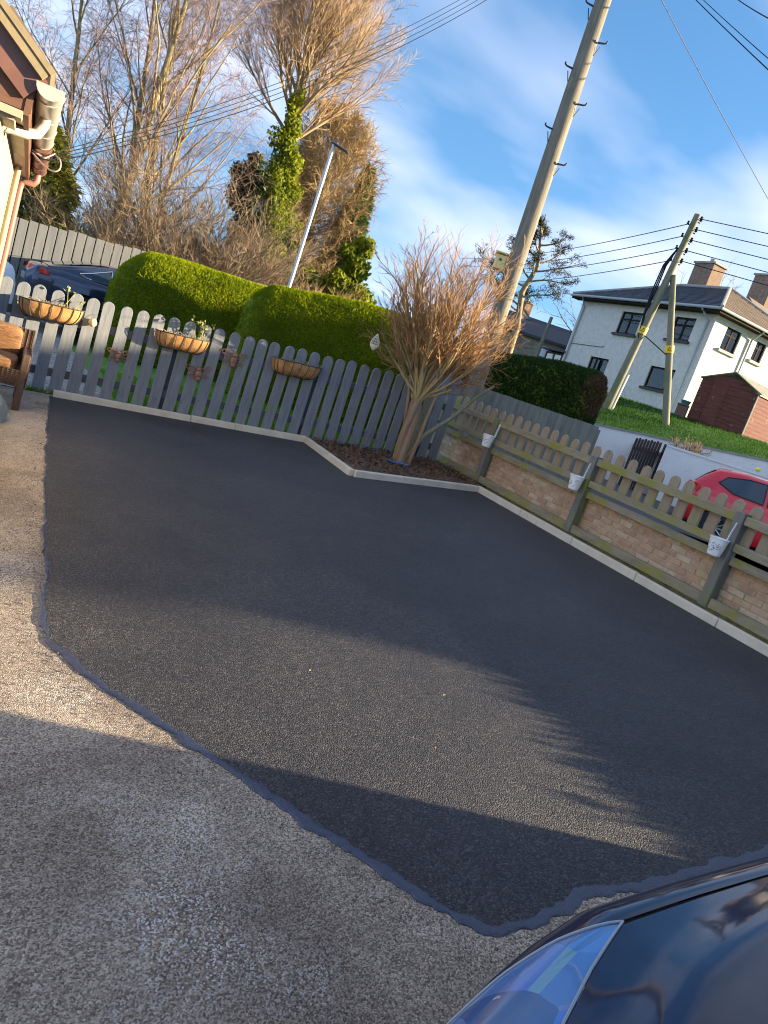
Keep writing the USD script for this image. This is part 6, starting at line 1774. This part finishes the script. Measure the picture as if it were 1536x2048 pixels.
part(t, 'cable_loop', MB().tube(rounded([(-.10, 5.60, 2.07), (-.03, 5.55, 2.02), (.04, 5.5, 1.99), (.08, 5.5, 2.02), (.07, 5.52, 2.08), (.04, 5.6, 2.10)]), .005, 6).tube([(-.10, 5.58, 2.08), (-.02, 5.6, 2.06), (.03, 5.7, 2.12)], .005, 6), M['wire_light'])
part(t, 'cable_coil', MB().tube([(-.11, 5.65, 2.08), (-.04, 5.6, 2.05), (.01, 5.6, 2.06), (.02, 5.7, 2.10)], .006, 6), M['wire'])

# ---------------------------------------------------------------- wicker chair with cushions, boulder
t = thing('wicker_chair', 'dark brown wicker armchair against the picket fence at the left edge', 'chair', (-.1, 7.75, .07))
cx0, cx1, cy0, cy1 = -.42, .22, 7.45, 8.14
gz = .07
def weave(mb, o, u, v, nu, nv, w=.010):
    """Woven strips over a rectangle o + u, v."""
    o, u, v = (np.asarray(q, float) for q in (o, u, v)); n_ = unit(np.cross(u, v))
    for k in range(nu):
        a = (k + .5) / nu
        pts = [o + u * a + v * b + n_ * .004 * (1 if (int(b * nv) + k) % 2 else -1) for b in np.linspace(0, 1, nv // 2 + 1)]
        mb.tube(pts, w * .55, 4)
    for k in range(nv):
        b = (k + .5) / nv
        mb.tube([o + u * a + v * b for a in (0, 1)], w * .5, 4)
    mb.add([o, o + u, o + u + v, o + v], [[0, 1, 2], [0, 2, 3]])
    return mb


part(t, 'seat', weave(MB().box(((cx0 + cx1) / 2, (cy0 + cy1) / 2, gz + .32), (cx1 - cx0 - .1, cy1 - cy0 - .06, .06)), (cx0 + .04, cy0, gz + .22), (cx1 - cx0 - .08, 0, 0), (0, 0, .15), 30, 8), M['wicker'])
part(t, 'backrest', weave(weave(MB().box(((cx0 + cx1) / 2, cy1 - .02, gz + .50), (cx1 - cx0, .05, .36)), (cx0, cy1 - .05, gz + .28), (cx1 - cx0, 0, 0), (0, 0, .41), 34, 20), (cx1 + .002, cy1 - .06, gz + .25), (0, .07, 0), (0, 0, .44), 5, 20), M['wicker'])
for x in (cx0, cx1):
    sgn = 1 if x == cx1 else -1
    part(t, 'arm', weave(MB().box((x - sgn * .03, (cy0 + cy1) / 2 - .02, gz + .37), (.06, cy1 - cy0 - .05, .28), ch=.01), (x + sgn * .004, cy0 + .01, gz + .22), (0, cy1 - cy0 - .06, 0), (0, 0, .30), 30, 14), M['wicker'])
    part(t, 'leg', MB().box((x - sgn * .03, cy0 + .03, gz + .26), (.065, .065, .52), ch=.008), M['wicker'])
    part(t, 'leg', MB().box((x - sgn * .03, cy1 - .03, gz + .15), (.055, .055, .30), ch=.008), M['wicker'])
def cushion(label, c, size, Rx):
    t = thing('cushion', label, 'cushion', c)
    m = trimesh.creation.icosphere(4, 1.0); v = np.array(m.vertices)
    v = np.sign(v) * np.abs(v) ** .38 * np.array(size) / 2
    v *= 1 + .05 * (meshkit.fbm(v * 9, 2, 3) - .5)[:, None]
    part(t, 'cover', (v @ np.array(Rx).T + np.array(c), np.array(m.faces)), M['cushion'], smooth=True)


tiltm = np.array([[1, 0, 0], [0, math.cos(.2), -math.sin(.2)], [0, math.sin(.2), math.cos(.2)]])
cushion('brown patterned back cushion standing up on the wicker chair', (-.12, 8.0, .62), (.50, .13, .30), tiltm)
cushion('brown patterned seat cushion lying on the wicker chair', (-.12, 7.72, .46), (.50, .50, .13), np.eye(3))
t = thing('boulder', 'grey green mossy boulder in front of the wicker chair', 'rock', (.0, 6.9, .05))
m = trimesh.creation.icosphere(4, 1.0); v = np.array(m.vertices)
v = np.sign(v) * np.abs(v) ** .75 * [.15, .17, .17]; v *= 1 + .35 * (meshkit.fbm(v * 7, 3, 7) - .5)[:, None]; v[:, 0] -= .25 * v[:, 2] * (v[:, 2] > 0)
part(t, 'stone', (v + [-.02, 6.95, .14], np.array(m.faces)), M['rock'], smooth=30)

# ---------------------------------------------------------------- bare multi-stem shrub in the corner bed
SB = np.array([4.44, 7.93, plane_z(4.44, 7.93) + .06])
t = thing('bare_shrub', 'bare many-branched shrub with twisted brown trunk in the corner bed', 'shrub', SB)
rr = np.random.default_rng(101)
fork = np.array([4.40, 7.93, 1.30])
o = {0: []}
for k, (dx, dy, rad) in enumerate(((-.03, 0, .060), (.03, -.02, .050), (0, .04, .045))):
    a = k * 2.1
    P = []
    for u in np.linspace(0, 1, 9):
        tw = a + u * 2.2
        P.append(SB * (1 - u) + fork * u + np.array([.045 * math.cos(tw) * (1 - .3 * u), .045 * math.sin(tw), -.12 * (1 - u) if u == 0 else 0]) + np.array([-.02 * math.sin(u * 3), 0, 0]))
    o[0].append((np.array(P), np.linspace(rad * 1.25, rad * .72, 9)))
sp = [None,
      dict(n=7, bend=.07, up=.05, taper=.38, kids=7, t0=.28, ang=.5, lr=.52, rr=.60, fall=.35),
      dict(n=5, bend=.09, up=.07, taper=.35, kids=6, t0=.2, ang=.5, lr=.6, rr=.62, rmin=.0045, fall=.3),
      dict(n=4, bend=.11, up=.06, taper=.45, kids=4, t0=.15, ang=.5, lr=.62, rr=.65, rmin=.0032),
      dict(n=3, bend=.13, up=.05, taper=.6, rmin=.0026)]
vw = np.array([math.sin(YAW), math.cos(YAW), 0])
for k in range(32):
    a = k * 2.399; q = ((k + .5) / 32) ** .5
    d = cr * math.cos(a) * q * .74 + vw * math.sin(a) * q * .7 + np.array([0, 0, 1.0])
    L = rr.uniform(1.05, 1.5) * (1.12 - .25 * q)
    st = fork + np.array([0, 0, -.12 + .2 * rr.random()])
    grow(rr, st, d, L, rr.uniform(.016, .028), 1, sp, o)
for d, L in ((cr * 1.0 + np.array([0, 0, .45]), .75), (cr * .9 + np.array([0, 0, .8]), .95), (-cr * 1.0 + np.array([0, 0, .65]), .75), (-cr * .7 + np.array([0, 0, .9]), 1.0), (cr * .8 - vw * .5 + np.array([0, 0, .7]), .8)):
    grow(rr, fork, d, L, .022, 1, sp, o)
for k, (ox_, hx_) in enumerate(((-.045, -.22), (.05, .24))):
    st = SB + cr * ox_ + vw * (.03 * (-1) ** k); tip = fork + cr * hx_ + np.array([0, 0, .45 + .1 * k])
    P = np.array([st * (1 - u) + tip * u + cr * .05 * math.sin(u * 3 + k) * (1 - u) - np.array([0, 0, .10 * (u == 0)]) for u in np.linspace(0, 1, 8)])
    o[0].append((P, np.linspace(.030, .015, 8)))
    grow(rr, P[-1], P[-1] - P[-2] + np.array([0, 0, .05]), .9, .015, 1, sp, o)
br = MB().add(*tubes([x[0] for x in o[0] if len(x[0]) == 9] + [x[0] for x in o[0] if len(x[0]) == 8], [x[1] for x in o[0] if len(x[0]) == 9] + [x[1] for x in o[0] if len(x[0]) == 8], 10))
part(t, 'trunk', br, M['shrub_bark'], smooth=True)
low = [SB + [0.02, -.03, .05], SB + cr * .18 + [0, 0, .42], SB + cr * .42 + [0, 0, .72], SB + cr * .62 + [0, 0, 1.05], SB + cr * .78 + [0, 0, 1.25]]
part(t, 'low_stem', MB().tube(low, [.032, .030, .026, .022, .015], 8), M['pole_green'], smooth=True)
part(t, 'branches', MB().add(*tubes([x[0] for x in o[1]], [x[1] for x in o[1]], 6)), M['shrub_branch'], smooth=True)
part(t, 'twigs', MB().add(*tubes([x[0] for x in o[2]], [x[1] for x in o[2]], 4)).add(*tubes([x[0] for x in o[3]], [x[1] for x in o[3]], 3)).add(*tubes([x[0] for x in o[4]], [x[1] for x in o[4]], 3)), M['shrub_twig'])

# bird feeder in the shrub
fc = np.array([3.70, 8.10, 1.75])
t = thing('bird_feeder', 'white drop-shaped wire bird feeder hanging from the shrub', 'bird feeder', fc)
prof = [(.004, .10), (.018, .075), (.042, .03), (.052, -.01), (.050, -.04), (.036, -.065), (.012, -.085), (.002, -.095)]
mb = MB()
for k in range(12):
    a = k * math.pi / 6
    mb.tube([fc + np.array([p * math.cos(a), p * math.sin(a), z]) for p, z in prof], .0024, 4)
for p, z in ((.03, .052), (.045, .022), (.052, -.008)):
    mb.tube([fc + np.array([p * math.cos(a), p * math.sin(a), z]) for a in np.linspace(0, 2 * np.pi, 17)], .0022, 4)
part(t, 'cage', mb, M['feeder'])
part(t, 'dish', MB().lathe([(.050, -.030), (.050, -.042), (.036, -.066), (.012, -.086), (.001, -.096)], fc, 20).lathe([(.001, -.032), (.050, -.030)], fc, 20), M['feeder'], smooth=40)
part(t, 'hanger', MB().tube([fc + [0, 0, .10], fc + [.04, .02, .22], fc + [.10, .0, .34]], .002, 4), M['wire'])
# blue toy at the trunk's foot
bt_ = np.array([4.26, 7.72, plane_z(4.26, 7.72) + .10])
t = thing('blue_trowel', 'bright blue plastic hand tool lying at the foot of the shrub', 'garden tool', bt_)
part(t, 'blade', MB().box(bt_ + cr * -.03, (.15, .07, .012), rot_z(-.6), ch=.005), M['blue_plastic'])
part(t, 'handle', MB().tube([bt_ + cr * .03 + [0, 0, .005], bt_ + cr * .15 + [0, 0, .012]], [.014, .017], 8), M['blue_plastic'], smooth=50)

# things behind the fences
t = thing('blue_barrel', 'blue plastic barrel glimpsed behind the shrub trunk', 'barrel', (5.90, 9.97, .5))
part(t, 'drum', MB().lathe([(.001, 1.22), (.20, 1.22), (.24, 1.16), (.245, .9), (.255, .88), (.245, .86), (.245, .45), (.255, .43), (.24, .41), (.22, .02), (.001, .0)], (5.90, 9.97, .50), 24), M['blue_plastic'], smooth=35)
t = thing('white_sack', 'white sack with green print leaning behind the left end of the picket fence', 'sack', (-.15, 14.5, .2))
part(t, 'sack', MB().blob((-.22, 14.5, .62), (.17, .10, .52), 3, .15, 5, 2), M['white_cloth'], smooth=True)
part(t, 'green_print', MB().box((-.20, 14.405, .85), (.10, .02, .08)).box((-.17, 14.40, .58), (.08, .02, .14)), M['lime'])
t = thing('red_marker', 'small red reflector post seen through the gap between two pickets', 'marker', (1.0, 10.2, .3))
part(t, 'post', MB().box((1.05, 10.2, .42), (.06, .04, .5)), M['rail_grey'])
part(t, 'reflector', MB().box((1.05, 10.19, .80), (.09, .05, .26), ch=.01), M['tail_red'])

# ---------------------------------------------------------------- litter: small stones and leaves on the drive
r = np.random.default_rng(111)
LEAF = ('in the middle of the drive', 'on the left of the drive', 'nearest the black car', 'in the sunlit part of the drive near the camera', 'on the right near the kerb')
for k, (x, y) in enumerate(((2.05, 2.55), (1.45, 2.75), (2.3, 1.86), (1.78, 2.15), (3.2, 2.7))):
    p = np.array([x, y, plane_z(x, y) + .016])
    v, f = leaves(r, p[None], .010, normal=np.array([0, 0, 3.0]))
    single('fallen_leaf', (v, f), M['leaf_litter'], 'tiny tan fallen leaf ' + LEAF[k], 'leaf', 'fallen leaves on the drive')
